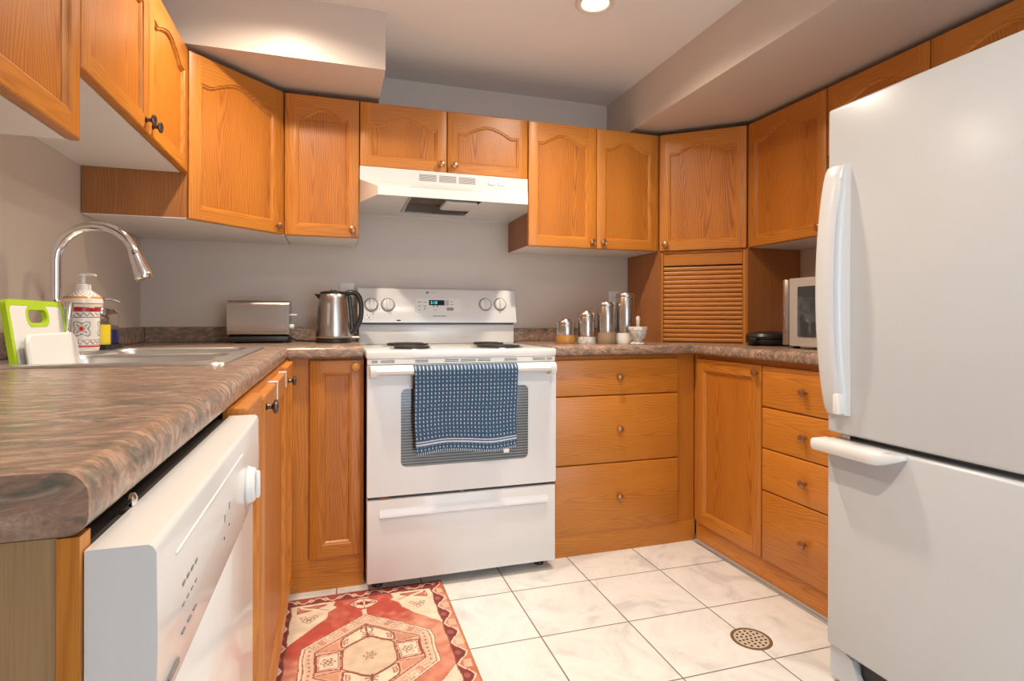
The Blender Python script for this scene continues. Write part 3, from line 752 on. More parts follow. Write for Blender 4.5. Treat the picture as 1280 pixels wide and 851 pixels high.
# vent strip, door, handle
m = MB(); m.box(sx0+.001, sx1-.001, sy+.010, sy+.046, .8640, .8842); m.build('vent_strip', IVORY, t, smooth=0)
for k, (xa, xb) in enumerate([(.137, .160), (.170, .222), (.300, .350), (.415, .470), (.478, .540), (.548, .600), (.660, .712), (.780, .835), (.842, .865)]):
    for zz in (.8705, .8765):
        m = MB(); m.box(xa, xb, sy+.0092, sy+.0105, zz, zz+.0026); m.build('vent_slot', BLACK, t, smooth=0)
dz0, dz1 = .3665, .862
win = (.2455, .7575, .472, .771)
m = MB(); rings = ring_fill(m, rrect(sx0, sx1, dz0, dz1, .006), [rrect(*win, .022)], 0)
for v in m.bm.verts: v.co = (v.co.x, sy, v.co.y)
ed = rrect(sx0, sx1, dz0, dz1, .006); wn_ = rrect(*win, .022)
m.loops([[(x, sy, z) for x, z in ed], [(x, sy+.046, z) for x, z in ed]], 0, False, True)
m.loops([[(x, sy, z) for x, z in wn_], [(x, sy+.004, z) for x, z in wn_]], 0, False, False)
bmesh.ops.remove_doubles(m.bm, verts=m.bm.verts[:], dist=1e-5)
door = m.build('oven_door', WHITE, t, smooth=30)
def mk_window():
    mm, nt, b = newmat('striped_oven_glass'); g = NT(nt); tc = g.n('ShaderNodeTexCoord'); sp = g.n('ShaderNodeSeparateXYZ'); g.l(tc.outputs['Object'], sp.inputs[0])
    f = g.math('FRACT', g.math('MULTIPLY', sp.outputs[2], 92.0)); s = g.math('LESS_THAN', f, .5)
    g.l(g.mix(s, (.20, .195, .185), (.035, .035, .035)), b.inputs['Base Color']); b.inputs['Roughness'].default_value = .12; b.inputs['Coat Weight'].default_value = .5
    return mm
m = MB(); m.prism(wn_, lambda p, d: (p[0], d, p[1]), sy+.0025, sy+.008); m.build('window', mk_window(), door, smooth=0)
hp = [(sy+.001, .858), (sy-.030, .858), (sy-.044, .852), (sy-.050, .842), (sy-.048, .832), (sy-.038, .826), (sy-.026, .828), (sy-.022, .840), (sy+.001, .842)]
m = MB(); m.prism(hp, lambda p, d: (d, p[0], p[1]), sx0+.014, sx1-.022)
for xa, xb in ((sx0+.009, sx0+.032), (sx1-.040, sx1-.017)): m.prism([(sy+.0005, .8625), (sy-.036, .8625), (sy-.050, .852), (sy-.053, .836), (sy-.046, .820), (sy+.0005, .812)], lambda p, d: (d, p[0], p[1]), xa, xb)
m.build('handle', IVORY, door)
# drawer
m = MB(); m.box(sx0, sx1, sy+.001, sy+.046, .040, .3545, 0, .006, 2)
dr_ = m.build('storage_drawer', WHITE, t)
m = MB()
xa, xb = .166, .842
m.loops([[(xa, sy+.0005, .318), (xb, sy+.0005, .318), (xb, sy+.0005, .312), (xa, sy+.0005, .312)],
         [(xa, sy-.0005, .318), (xb, sy-.0005, .318), (xb, sy-.001, .312), (xa, sy-.001, .312)],
         [(xa+.004, sy-.002, .308), (xb-.004, sy-.002, .308), (xb, sy-.006, .290), (xa, sy-.006, .290)],
         ], 0, True, True)
m.prism([(sy+.0008, .318), (sy-.003, .310), (sy-.008, .294), (sy-.008, .288), (sy-.003, .284), (sy+.0008, .283)], lambda p, d: (d, p[0], p[1]), xa, xb)
m.build('drawer_grip', WHITE, dr_)
m = MB(); m.box(sx0+.004, sx1-.004, sy+.012, sy+.046, .355, .366); m.build('door_gap', BLACK, t, smooth=0)
m = MB(); m.box(.478, .490, sy+.004, sy+.012, .356, .364, 0, .002, 1); m.build('latch', GREY, t)
m = MB(); m.box(.165, .200, sy+.0035, sy+.012, .3555, .3635, 0, .002, 1); m.build('hinge_clip', simple('rusty_clip', (.25, .12, .05), .6, .4), t)
for x, y in ((.835, sy+.08), (.165, sy+.08), (.835, 2.72), (.165, 2.72)):
    m = MB(); m.lathe([(.020, 0), (.022, .004), (.020, .010), (.010, .013), (.008, .045)], (x, y, 0), seg=18); m.build('levelling_foot', BLACK, t)

# ------------------------------------------------------------------ dish towel on the oven handle
tw, nc, nr = .408, 28*5, 21*8
prof_t = []
hy, top = sy - .0535, .8605
fl = .338
pts = []
for z in np.linspace(.70, .846, 14): pts.append((sy-.0125 - .004*math.sin((z-.7)*20)**2, z))
pts += [(sy-.0185, .8600), (sy-.026, .8632), (sy-.036, .8625), (sy-.046, .8575), (sy-.0535, .8480)]
nb = len(pts)
for z in np.linspace(.838, .529, nr): pts.append((sy-.0555 + .012*(1-math.exp(-(.838-z)*9)), z))
bm = bmesh.new(); grid = []
for j, (y, z) in enumerate(pts):
    row = []
    for i in range(nc+1):
        u = i / nc; x = .2885 + tw*u
        k = max(0, (.84 - z) / .31)
        yy = y - (.004*k*math.sin(u*9+.6) + .0025*k*math.sin(u*19)) * (1 if j >= nb else .2)
        zz = z - (k**2 * .007*math.sin(u*7.5 + 2.4) if j >= nb else 0)
        xx = x + (-.005*k*(u-.5)*2 + .0035*math.sin(z*26)*k if j >= nb else 0)
        if j == len(pts)-1: zz += .004*(i % 3 - 1)
        row.append(bm.verts.new((xx, yy, zz)))
    grid.append(row)
for a, b in zip(grid, grid[1:]):
    for i in range(nc): bm.faces.new((a[i], a[i+1], b[i+1], b[i]))
colr = []
navy = (.030, .078, .150); navy2 = (.052, .115, .205); whi = (.62, .66, .70)
rs = random.Random(3)
cum = [0.0]
for p_, q_ in zip(pts, pts[1:]): cum.append(cum[-1] + math.hypot(q_[0]-p_[0], q_[1]-p_[1]))
rowh = .0151; base = cum[nb]
for j in range(len(pts)):
    d = (cum[j] - base) / (cum[-1] - base); fr = ((cum[j] - base) / rowh) % 1
    for i in range(nc+1):
        c = navy if (i // 5 + int((cum[j]-base)/rowh + 50)) % 2 else navy2
        if i % 5 == 2 and .24 < fr < .70: c = whi
        if i % 5 == 0 or fr < .08: c = tuple(.8*x for x in navy)
        if .835 < d < .905: c = navy2
        if .846 < d < .862 or .880 < d < .896: c = (.60, .63, .68)
        if d > .982: c = whi if i % 3 == 0 else navy
        k = 1 + (rs.random()-.5)*.4
        colr += [c[0]*k, c[1]*k, c[2]*k, 1]
me = bpy.data.meshes.new('dish_towel'); bm.to_mesh(me); bm.free()
me.color_attributes.new('Col', 'FLOAT_COLOR', 'POINT').data.foreach_set('color', colr)
me.materials.append(TOWELM); me.polygons.foreach_set('use_smooth', [True]*len(me.polygons))
o = bpy.data.objects.new('dish_towel', me); COL.objects.link(o)
md = o.modifiers.new('thick', 'SOLIDIFY'); md.thickness = .003; md.offset = 1
tag(o, 'navy blue woven dish towel with white dashes hanging from the oven handle', 'towel')
m = MB(); m.box(.640, .662, sy-.0475, sy-.0465, .512, .527); cg = m.build('care_tag', WPLAST, o, smooth=0)

# ------------------------------------------------------------------ range hood
hx0, hx1 = .1065, .8735
t = thing('range_hood', 'white under-cabinet range hood above the stove', 'range hood', (0, 0, 0))
m = MB()
bk = YW - .003; z0, z1, zl = 1.541, ZS - .001, 1.577
lx0, lx1, ly = .170, .812, 2.335
A = [(hx0, bk), (hx0, 2.516), (lx0, ly), (lx1, ly), (hx1, 2.516), (hx1, bk)]      # base outline
def P3(p, z): return (p[0], p[1], z)
# sides
m.face([P3(A[0], z0), P3(A[1], z0), (hx0, 2.516, 1.640), (hx0, 2.516, z1), P3(A[0], z1)])
m.face([P3(A[5], z0), P3(A[5], z1), (hx1, 2.516, z1), (hx1, 2.516, 1.640), P3(A[4], z0)])
m.face([P3(A[0], z0), P3(A[0], z1), P3(A[5], z1), P3(A[5], z0)])
m.face([P3(A[0], z1), (hx0, 2.516, z1), (hx1, 2.516, z1), P3(A[5], z1)])
m.face([(hx0, 2.516, z1), (hx0, 2.516, 1.640), (hx1, 2.516, 1.640), (hx1, 2.516, z1)])
m.face([(hx0, 2.516, 1.640), (lx0, ly, zl), (lx1, ly, zl), (hx1, 2.516, 1.640)])
m.face([(lx0, ly, zl), (lx0, ly, z0), (lx1, ly, z0), (lx1, ly, zl)])
m.face([(hx0, 2.516, 1.640), P3(A[1], z0), (lx0, ly, z0), (lx0, ly, zl)])
m.face([(hx1, 2.516, 1.640), (lx1, ly, zl), (lx1, ly, z0), P3(A[4], z0)])
bmesh.ops.remove_doubles(m.bm, verts=m.bm.verts[:], dist=1e-5)
# underside with opening, plus recess
op = [(.305, 2.372), (.612, 2.372), (.612, 2.700), (.318, 2.700)]
ring_fill(m, A, [op], z0 + .006, 0)
for (p, q) in zip(A, A[1:] + A[:1]): pass
m.loops([[(x, y, z0+.006) for x, y in op], [(x, y, z0+.05) for x, y in op]], 1, False, True)
m.build('hood_shell', [simple('hood_white', (.66, .645, .62), .3), simple('greasy_interior', (.20, .155, .11), .45, .3)], t, smooth=20)
m = MB(); m.lathe([(.085, 0), (.085, .012), (.030, .016), (.028, .02)], (.41, 2.53, z0+.030), seg=28); m.build('fan_inlet', simple('dirty_fan', (.10, .065, .04), .5, .3), t)
m = MB(); m.box(.455, .600, 2.385, 2.535, z0-.010, z0+.010, 0, .010, 2); m.build('light_cover', simple('lamp_cover_grey', (.60, .57, .54), .4), t)
m = MB(); m.box(.300, .310, 2.37, 2.70, z0+.001, z0+.007); m.box(.31, .615, 2.695, 2.706, z0+.001, z0+.007); m.build('filter_frame', STEEL, t, smooth=0)
for k in range(3):
    m = MB(); x0 = .360 + k*.090
    m.box(x0, x0+.082, 2.5150, 2.5165, 1.653, 1.685, 0)
    for q in range(6): m.box(x0+.002, x0+.080, 2.5142, 2.5149, 1.6550+q*.0051, 1.6572+q*.0051, 1)
    m.build('vent_grille', [WHITE, simple('vent_shadow', (.16, .14, .12), .6) if 'vent_shadow' not in bpy.data.materials else bpy.data.materials['vent_shadow']], t, smooth=0)
m = MB(); m.box(.672, .770, 2.5145, 2.5165, 1.650, 1.682, 0, .001, 1)
m.build('switch_panel', IVORY, t)
for x0 in (.680, .726):
    m = MB(); m.box(x0, x0+.034, 2.509, 2.5146, 1.658, 1.676, 0, .002, 1); m.build('rocker_switch', WPLAST, t)

# ------------------------------------------------------------------ toaster
t = thing('toaster', 'brushed steel long-slot toaster on the counter left of the kettle', 'toaster', (-.305, 2.690, CTL))
m = MB(); prf = rrect(-.080, .080, .032, .182, .022, 5)
m.prism(prf, lambda p, d: (d, p[0], p[1]), -.108, .108); m.build('body', STEEL, t, smooth=40)
for s in (-1, 1):
    pr2 = rrect(-.081, .081, .030, .183, .023, 5); m = MB()
    m.prism(pr2, lambda p, d: (d, p[0], p[1]), s*.1085, s*.1215); m.build('end_cap', STEEL, t, smooth=40)
m = MB(); m.box(-.120, .120, -.078, .078, .006, .0295, 0, .006, 2)
for x in (-.1, .1):
    for y in (-.06, .06): m.lathe([(.010, 0), (.010, .008)], (x, y, 0), seg=12)
m.build('base', BLACK, t)
m = MB(); m.box(-.095, .095, -.018, .018, .1826, .1836); m.build('bread_slot', BLACK, t, smooth=0)
m = MB(); m.box(.122, .150, -.020, .012, .118, .126, 0, .003, 2); m.build('lever', WPLAST, t)
m = MB(); m.lathe([(.011, .1215), (.012, .127), (.010, .138), (.006, .139)], (0, -.006, .070), 'X', 16); m.build('browning_knob', WPLAST, t)
m = MB(); m.tube([(.118, .02, .02), (.15, .01, .008), (.20, -.03, .006), (.235, -.06, .006), (.27, -.03, .006)], .0035, 8); m.build('cord', BLACK, t)

# ------------------------------------------------------------------ kettle
t = thing('kettle', 'brushed steel electric kettle with black handle left of the stove', 'kettle', (0.0, 2.610, CTL))
m = MB(); m.lathe([(.072, 0), (.076, .004), (.076, .014), (.070, .018)], seg=36); m.build('power_base', BLACK, t)
m = MB(); m.lathe([(.070, .0185), (.0735, .022), (.0745, .03), (.0725, .08), (.068, .14), (.062, .195), (.0585, .212), (.057, .214)], seg=48); bd = m.build('body', STEEL, t, smooth=40)
m = MB(); m.lathe([(.0585, .2135), (.0585, .221), (.050, .226), (.015, .228), (.013, .232), (.003, .233)], seg=36); m.build('lid', BLACK, t)
m = MB(); m.loops([[(-.050, -.018, .176), (-.050, .018, .176), (-.050, .020, .2125), (-.050, -.020, .2125)], [(-.070, -.006, .200), (-.070, .006, .200), (-.074, .009, .2135), (-.074, -.009, .2135)], [(-.080, -.003, .2125), (-.080, .003, .2125), (-.082, .004, .2150), (-.082, -.004, .2150)]]); m.build('spout', BLACK, t)
# water gauge on the camera side
m = MB(); ga = math.atan2(-.955, -.30)
for nm, w_, z0_, z1_, off_, mat_ in (('gauge_frame', .0155, .070, .180, .0012, CHROME), ('gauge_window', .0095, .078, .172, .0022, simple('gauge_grey', (.30, .29, .28), .2))):
    m = MB(); pts2 = rrect(-w_/2, w_/2, z0_, z1_, w_*.49, 5); 
    def rad_at(z): return .0745 - (z-.03)*.0725
    fr_ = []
    for d in (-.004, off_):
        fr_.append([((rad_at(z)+d)*math.cos(ga+x/.07), (rad_at(z)+d)*math.sin(ga+x/.07), z) for x, z in pts2])
    m.loops(fr_); m.build(nm, mat_, t)
hpth = [(.050, 0, .214), (.072, -.004, .222), (.098, -.006, .216), (.113, -.007, .190), (.118, -.007, .150), (.114, -.007, .105), (.102, -.006, .075), (.086, -.004, .055), (.072, -.002, .045)]
def catmull(P, k=6):
    P = [Vector(p) for p in P]; out = []
    for i in range(len(P)-1):
        p0, p1, p2, p3 = P[max(i-1, 0)], P[i], P[i+1], P[min(i+2, len(P)-1)]
        for j in range(k):
            s = j/k; out.append(.5*((2*p1)+(-p0+p2)*s+(2*p0-5*p1+4*p2-p3)*s*s+(-p0+3*p1-3*p2+p3)*s**3))
    return out + [P[-1]]
m = MB(); m.tube(catmull(hpth), .0115, 12)
m.tube(catmull([(.066, 0, .205), (.071, 0, .16), (.076, 0, .10), (.079, 0, .050)]), .010, 10); m.build('handle', BLACK, t)
m = MB(); m.box(.076, .110, -.006, .006, .0195, .028, 0, .002, 1); m.build('switch', WPLAST, t)
m = MB(); m.tube(catmull([(.060, .04, .008), (.092, .06, .02), (.090, .16, .08), (.068, .205, .16), (.062, .2085, .214)]), .0035, 8); m.build('cord', BLACK, t)
m = MB(); m.box(.048, .076, .190, .2205, .206, .232, 0, .006, 2); m.build('plug', BLACK, t)

# ------------------------------------------------------------------ wall outlets
def outlet(label, cx, cz):
    t = thing('wall_outlet', label, 'outlet', (cx, YW, cz), 0, 'wall outlets')
    m = MB(); m.box(-.035, .035, -.0055, -.0002, -.0575, .0575, 0, .003, 2); m.build('cover_plate', WPLAST, t)
    m = MB()
    for s in (-1, 1): m.prism(rrect(-.0165, .0165, s*.0195-.0135, s*.0195+.0135, .008), lambda p, d: (p[0], d, p[1]), -.0075, -.0054)
    m.build('receptacle', IVORY, t)
    m = MB()
    for s in (-1, 1):
        for x in (-.006, .006): m.box(x-.001, x+.001, -.0081, -.0074, s*.0195-.002, s*.0195+.005)
    m.build('slots', BLACK, t, smooth=0)
    return t
outlet('white wall outlet behind the kettle left of the stove', .062, 1.153)
outlet('white wall outlet half hidden behind the tallest canister', 1.500, 1.138)

# ------------------------------------------------------------------ canisters
def canister(x, y, r, h, glass_h, label, contents, dome):
    t = thing('canister', label, 'canister', (x, y, CT), 0, 'steel canisters on the right counter')
    m = MB(); m.lathe([(r*1.02, 0), (r*1.06, .003), (r*1.04, glass_h*.5), (r*.99, glass_h)], seg=36); m.build('contents_window', contents, t)
    m = MB(); m.lathe([(r, glass_h+.0002), (r*1.01, glass_h+.002), (r*1.01, h-.024), (r*.99, h-.022)], seg=40); m.build('sleeve', STEEL, t)
    m = MB()
    lid = [(r*1.0, h-.0218), (r*1.04, h-.020), (r*1.04, h-.008), (r*.98, h-.004)]
    if dome: lid += [(r*.55, h-.003), (r*.5, h+.002), (r*.40, h+.006), (r*.05, h+.0075)]
    else: lid += [(r*.90, h-.001), (r*.05, h)]
    m.lathe(lid, seg=40); m.build('lid', STEEL, t)
canister(1.050, 2.470, .0440, .112, .042, 'shortest steel canister with amber base, nearest the stove', AMBER, True)
canister(1.147, 2.446, .0405, .150, .034, 'second shortest steel canister, with a clear pale base, second from the stove', MARBLE, True)
canister(1.240, 2.424, .0430, .199, .054, 'second tallest steel canister with brown grain in its base', TANGRAIN, False)
canister(1.3325, 2.4075, .0425, .243, .052, 'tallest steel canister, white base, behind the marble mortar', WHITEPOW, False)
t = thing('mortar', 'small grey marble mortar bowl in front of the tallest canister', 'mortar', (1.338, 2.300, CT))
m = MB(); m.lathe([(.031, 0), (.034, .004), (.032, .010), (.020, .015), (.022, .020), (.034, .032), (.041, .052), (.0425, .066), (.0445, .068), (.0445, .080), (.0425, .082), (.038, .081), (.036, .060), (.024, .035), (.004, .030)], seg=36); m.build('bowl', MARBLE, t, smooth=40)
t = thing('pestle', 'grey marble pestle standing in the mortar', 'pestle', (1.340, 2.303, CT + .0405))
m = MB(); pth = [Vector((0, 0, 0)) + Vector((.06, .08, 1)).normalized()*s for s in (-.006, 0, .010, .022, .050, .070, .080, .088, .092)]
m.tube(pth, [.003, .010, .0125, .009, .0075, .009, .0105, .008, .002], 16); m.build('pestle_rod', MARBLE, t)

# ------------------------------------------------------------------ countertop oven + black appliance
t = thing('toaster_oven', 'small stainless countertop oven beside the fridge on the right counter', 'oven', (1.770, 1.668, CT + .012), -PI/2)
m = MB(); m.box(-.203, .215, .022, .36, 0, .268, 0, .008, 2); m.build('casing', simple('dark_steel_casing', (.35, .33, .31), .35, .9), t)
m = MB(); bx = rrect(-.218, .218, .0, .060, .020, 6)
ring = []
m.prism([(-.176, .0215), (-.176, .0), (.218, .0), (.218, .0215)], lambda p, d: (p[0], p[1], d), -.001, .271)
m.build('front_frame', simple('pale_steel', (.62, .56, .50), .33, .55), t, smooth=40)
m = MB(); m.prism(rrect(-.132, .10, .036, .236, .006), lambda p, d: (p[0], d, p[1]), -.003, .0005); m.build('glass_door', GLASSD, t, smooth=0)
m = MB(); m.lathe([(.0155, .002), (.0165, .004), (.0165, .264), (.0155, .2665)], (-.1935, .0045, 0), seg=24); m.build('corner_post', STEEL, t)
for x in (-.19, .19):
    for y in (.05, .32):
        m = MB(); m.lathe([(.014, -.012), (.014, 0)], (x, y, 0), seg=14); m.build('foot', BLACK, t)
for z in (.06, .135, .20):
    m = MB(); m.lathe([(.015, 0), (.015, .012), (.012, .016), (.002, .016)], (.16, 0, z), 'Y', 20); m.build('control_knob', STEEL, t)
t = thing('black_appliance', 'low black rounded appliance lying between the garage and the small oven', 'appliance', (1.900, 2.085, CT), .3)  # low black appliance of unidentified kind
m = MB(); m.lathe([(.085, 0), (.100, .003), (.110, .014), (.111, .024), (.108, .0275)], seg=40, sx=1.15, sy=.92); m.build('base', BLACK, t)
m = MB(); m.lathe([(.106, .0280), (.110, .031), (.111, .042), (.104, .054), (.080, .061), (.030, .064), (.002, .064)], seg=40, sx=1.15, sy=.92); m.build('cover', BLACK, t)
m = MB(); m.box(-.155, -.120, -.018, .018, .022, .036, 0, .005, 2); m.build('handle', BLACK, t)

# ------------------------------------------------------------------ fridge
fxf, fy1, fy0 = 1.360, 1.2766, .520
t = thing('refrigerator', 'large white bottom-freezer refrigerator on the right', 'refrigerator', (fxf, fy1, 0), -PI/2)
# local: x along -world y (0 = far edge), y depth into +world x
Wf = fy1 - fy0
m = MB(); m.box(.004, Wf-.004, .072, .800, .045, 1.632, 0, .006, 2); m.build('cabinet', FRIDGEM, t)
m = MB(); m.box(0, Wf, 0, .062, .716, 1.642, 0, .010, 3); dU = m.build('fridge_door', FRIDGEM, t)
m = MB(); m.box(0, Wf, 0, .062, .105, .700, 0, .010, 3); dF = m.build('freezer_door', FRIDGEM, t)
m = MB(); m.box(.012, Wf-.012, .0625, .0718, .115, 1.63); m.build('door_gasket', simple('gasket_grey', (.35, .35, .36), .6), t, smooth=0)
m = MB(); m.box(.03, .06, .02, .05, .6995, .7165); m.build('hinge_pin', STEEL, t, smooth=0)
# bowed vertical handle
m = MB(); zs = np.linspace(.772, 1.470, 44); lps = []
for z in zs:
    s_ = (z-.772)/(1.470-.772); bow = max(0, math.sin(PI*s_))**.62
    yo = -.012 - .040*bow; xo = .006 - .003*bow; sc = .010*max(0, math.sin(PI*min(max((s_-.12)/.76, 0), 1)))**.5
    lps.append([(xo, .0005, z), (xo, yo+.009, z), (xo+.003, yo+.003, z), (xo+.010, yo, z), (xo+.040, yo+.0005, z), (xo+.052, yo+.003, z), (xo+.058, yo+.008, z),
                (xo+.060-sc*.5, yo*.75, z), (xo+.061-sc, yo*.5, z), (xo+.063-sc*.5, yo*.28, z), (xo+.068, yo*.12, z), (xo+.074, .0005, z)])
m.loops(lps); m.build('handle', HANDW, dU, smooth=60)
m = MB(); m.box(.050, .0685, -.034, -.006, .776, .832, 0, .004, 2); m.build('handle_cap', WPLAST, dU)
# freezer ledge handle
m = MB(); lps = []
for x in np.linspace(-.004, .240, 26):
    s = (x+.004)/.244; k = 1 if s < .72 else max(0.0, math.cos((s-.72)/.28*PI/2))
    d = -.004 - .050*k; h = .012 + .024*k; zt = .700
    lps.append([(x, .002, zt-.0005), (x, d*.9, zt-.001), (x, d, zt-.006), (x, d-.001*k, zt-h*.55), (x, d*.93, zt-h*.85), (x, d*.75, zt-h), (x, d*.35, zt-h*.9), (x, .002, zt-h*.8)])
m.loops(lps); m.build('handle', WHITE, dF, smooth=50)
# foot grille
m = MB(); m.prism([(.004, .022), (.004, .100), (.010, .103), (.050, .103), (.075, .092), (.088, .060), (.098, .045), (.125, .036), (.150, .040), (.16, .0625), (Wf-.01, .0625), (Wf-.01, .103), (Wf-.0, .103), (Wf-.0, .03), (Wf-.1, .018), (.09, .014), (.02, .014)], lambda p, d: (p[0], d, p[1]), .012, .060)
m.build('base_grille', FRIDGEM, t, smooth=0)
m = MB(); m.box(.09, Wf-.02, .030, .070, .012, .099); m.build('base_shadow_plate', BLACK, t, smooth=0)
for x in (.05, Wf-.05):
    for y in (.04, .70):
        m = MB(); m.lathe([(.020, 0), (.020, .010), (.010, .014), (.010, .05)], (x, y, 0), seg=16); m.build('levelling_foot', GREY, t)

# ------------------------------------------------------------------ floor drain
t = thing('floor_drain', 'round perforated floor drain set in the tile near the fridge', 'drain', (1.297, 1.508, 0))
m = MB(); m.lathe([(.064, 0), (.064, .0016), (.058, .0022), (.054, .0012)], seg=40, cap0=False, cap1=False); m.build('drain_ring', simple('worn_brass', (.35, .28, .19), .4, .8), t)
m = MB(); m.lathe([(.0538, .0002), (.0538, .0012), (.002, .0014)], seg=40, cap0=False); m.build('drain_plate', simple('cream_metal', (.62, .54, .43), .4, .2), t)
m = MB()
for rr_, n_ in ((.0, 1), (.016, 6), (.030, 10), (.044, 14)):
    for k in range(n_):
        a = 2*PI*k/n_; m.lathe([(.0042, .0012), (.0042, .0019)], (rr_*math.cos(a), rr_*math.sin(a), 0), seg=8)
m.build('drain_holes', BLACK, t, smooth=0)

# ------------------------------------------------------------------ rug
RX0, RX1, RY0, RY1 = -.1935, .4085, 1.344, 2.206
cxr, cyr = .1075, 1.775
res = .0024
nx, ny = int((RX1-RX0)/res), int((RY1-RY0)/res)
gx = np.linspace(RX0, RX1, nx+1); gy = np.linspace(RY0, RY1, ny+1)
X, Y = np.meshgrid(gx, gy)
wob = .0016*np.sin(Y*61+X*23) + .0012*np.sin(X*90-Y*37)
A_ = np.abs(X + wob - cxr); B_ = np.abs(Y + wob*.8 - cyr)
rng = np.random.RandomState(7)
def blur(a, k):
    for _ in range(2):
        c = np.cumsum(np.pad(a, ((0, 0), (k+1, k)), 'edge'), 1); a = (c[:, 2*k+1:] - c[:, :-2*k-1])/(2*k+1)
        c = np.cumsum(np.pad(a, ((k+1, k), (0, 0)), 'edge'), 0); a = (c[2*k+1:] - c[:-2*k-1])/(2*k+1)
    return a
big = blur(rng.rand(ny+1, nx+1), 16); big = (big-big.mean())/big.std()
med = blur(rng.rand(ny+1, nx+1), 4); med = (med-med.mean())/med.std()
hs_ = rng.rand(ny+1, 1); hs_ = np.repeat(hs_, nx+1, 1); hs_ = (hs_-.5)
C = np.zeros((ny+1, nx+1, 3))
RED = np.array([.46, .076, .050]); PEACH = np.array([.62, .30, .20]); MAR = np.array([.20, .035, .035]); CREAM = np.array([.74, .60, .45]); TAN = np.array([.64, .49, .35]); BRN = np.array([.26, .085, .055]); ORG = np.array([.48, .18, .08]); GRY = np.array([.60, .47, .36])
wf = np.clip(.34 + .30*big + .12*med + (X-.12)*1.1 - (Y-1.85)*.9, 0, 1)[..., None]
C[:] = RED*(1-wf) + PEACH*wf
def put(mask, col, a=1.0): C[mask] = C[mask]*(1-a) + np.array(col)*a
def poly(pts):
    ins = np.zeros(A_.shape, bool); n = len(pts)
    for i in range(n):
        (x0, y0), (x1, y1) = pts[i], pts[(i+1) % n]
        c = ((y0 > B_) != (y1 > B_)) & (A_ < (x1-x0)*(B_-y0)/((y1-y0) if y1 != y0 else 1e-12)+x0); ins ^= c
    return ins
def seg(p, q, w):
    d = np.array(q)-np.array(p); L = d@d; tt = np.clip(((A_-p[0])*d[0]+(B_-p[1])*d[1])/max(L, 1e-12), 0, 1)
    return np.hypot(A_-p[0]-tt*d[0], B_-p[1]-tt*d[1]) < w
def line(pts, w, col, a=1.0):
    for p, q in zip(pts, pts[1:]): put(seg(p, q, w), col, a)
def outline(pts, w, col): line(pts + [pts[0]], w, col)
# spandrels
jag = .010*np.sign(np.sin(B_*190))
spn = poly([(.25, .378), (.098, .378), (.106, .345), (.094, .330), (.122, .300), (.128, .262), (.25, .112)])
put(spn, CREAM*.85+GRY*.15)
put(poly([(.130, .362), (.222, .362), (.222, .322), (.175, .330), (.130, .352)]), PEACH*.4+RED*.6)
outline([(.130, .362), (.226, .362), (.226, .318)], .0022, BRN); line([(.128, .318), (.212, .360)], .007, CREAM); line([(.122, .322), (.206, .364)], .0016, BRN)
for cx_, cy_ in ((.165, .285), (.185, .275), (.205, .285), (.185, .255), (.175, .268), (.198, .265)): put((np.abs(np.hypot(A_-cx_, B_-cy_)-.008) < .0018), BRN, .8)
line([(.25, .112), (.128, .262), (.122, .300), (.094, .330), (.106, .345), (.098, .378)], .0016, BRN, .6)
# top figure and stem
put(poly([(0, .290), (.007, .290), (.007, .245), (0, .245)]), CREAM)
put(poly([(0, .366), (.022, .362), (.052, .332), (.024, .302), (0, .296)]), CREAM)
outline([(0, .366), (.022, .362), (.052, .332), (.024, .302), (0, .296)], .0018, BRN)
put(poly([(0, .352), (.034, .332), (0, .312)]), RED); put(seg((0, .332), (.010, .332), .008), MAR); put(seg((0, .318), (0, .346), .003), CREAM)
put((np.abs(np.hypot(A_-.030, B_-.332)-.009) < .002), MAR)
line([(0, .376), (.010, .370), (.018, .374)], .002, CREAM)
# medallion
H0 = [(0, .250), (.200, .088), (.200, 0), (0, 0)]
H1 = [(0, .190), (.160, .062), (.160, 0), (0, 0)]
put(poly(H0), PEACH*.55+CREAM*.45)
line([(0, .250), (.200, .088), (.200, 0)], .0045, CREAM); line([(0, .254), (.204, .089), (.204, 0)], .0014, BRN); line([(0, .242), (.193, .086), (.193, 0)], .0016, BRN)
line([(0, .236), (.188, .084), (.188, 0)], .0022, CREAM*.9)
for k in range(7):
    s = (k+.6)/7.2; px, py = .012+(.165)*s, .222-(.140)*s
    q = .014
    ex = np.array([.775, -.632]); ey_ = np.array([.632, .775])
    du = (A_-px)*ex[0]+(B_-py)*ex[1]; dv = (A_-px)*ey_[0]+(B_-py)*ey_[1]
    col = [TAN, CREAM, PEACH][k % 3]
    bx = (np.abs(du) < .0095) & (np.abs(dv) < q); put(bx, col); put(bx & ((np.abs(du) > .0080) | (np.abs(dv) > q-.002)), BRN, .75)
    put((np.abs(du)+np.abs(dv) < .006), BRN, .7); put((np.abs(du)+np.abs(dv) < .0028), CREAM)
for k in range(4):
    py = .012+k*.020; put((np.abs(A_-.176)+np.abs(B_-py)*.7 < .0065), CREAM*.6+BRN*.4); put((np.abs(A_-.176)+np.abs(B_-py)*.7 < .0035), BRN)
line([(0, .190), (.160, .062), (.160, 0)], .0022, BRN)
put(poly([(0, .186), (.157, .061), (.157, 0), (0, 0)]), PEACH*.75+CREAM*.25)
cw = [(0, .182), (.072, .122), (.080, .102), (.080, .066), (.070, .066), (0, .112)]
put(poly(cw), CREAM*1.04); outline(cw, .0030, BRN)
outline([(.062, .112), (.072, .104), (.072, .080), (.062, .086)], .0018, BRN); put(poly([(.062, .112), (.072, .104), (.072, .080), (.062, .086)]), PEACH, .6)
dm = [(0, .108), (.062, .068), (.080, .050), (.080, 0), (0, 0)]
put(poly(dm), TAN*.85+GRY*.15); line(dm[:4], .0026, BRN)
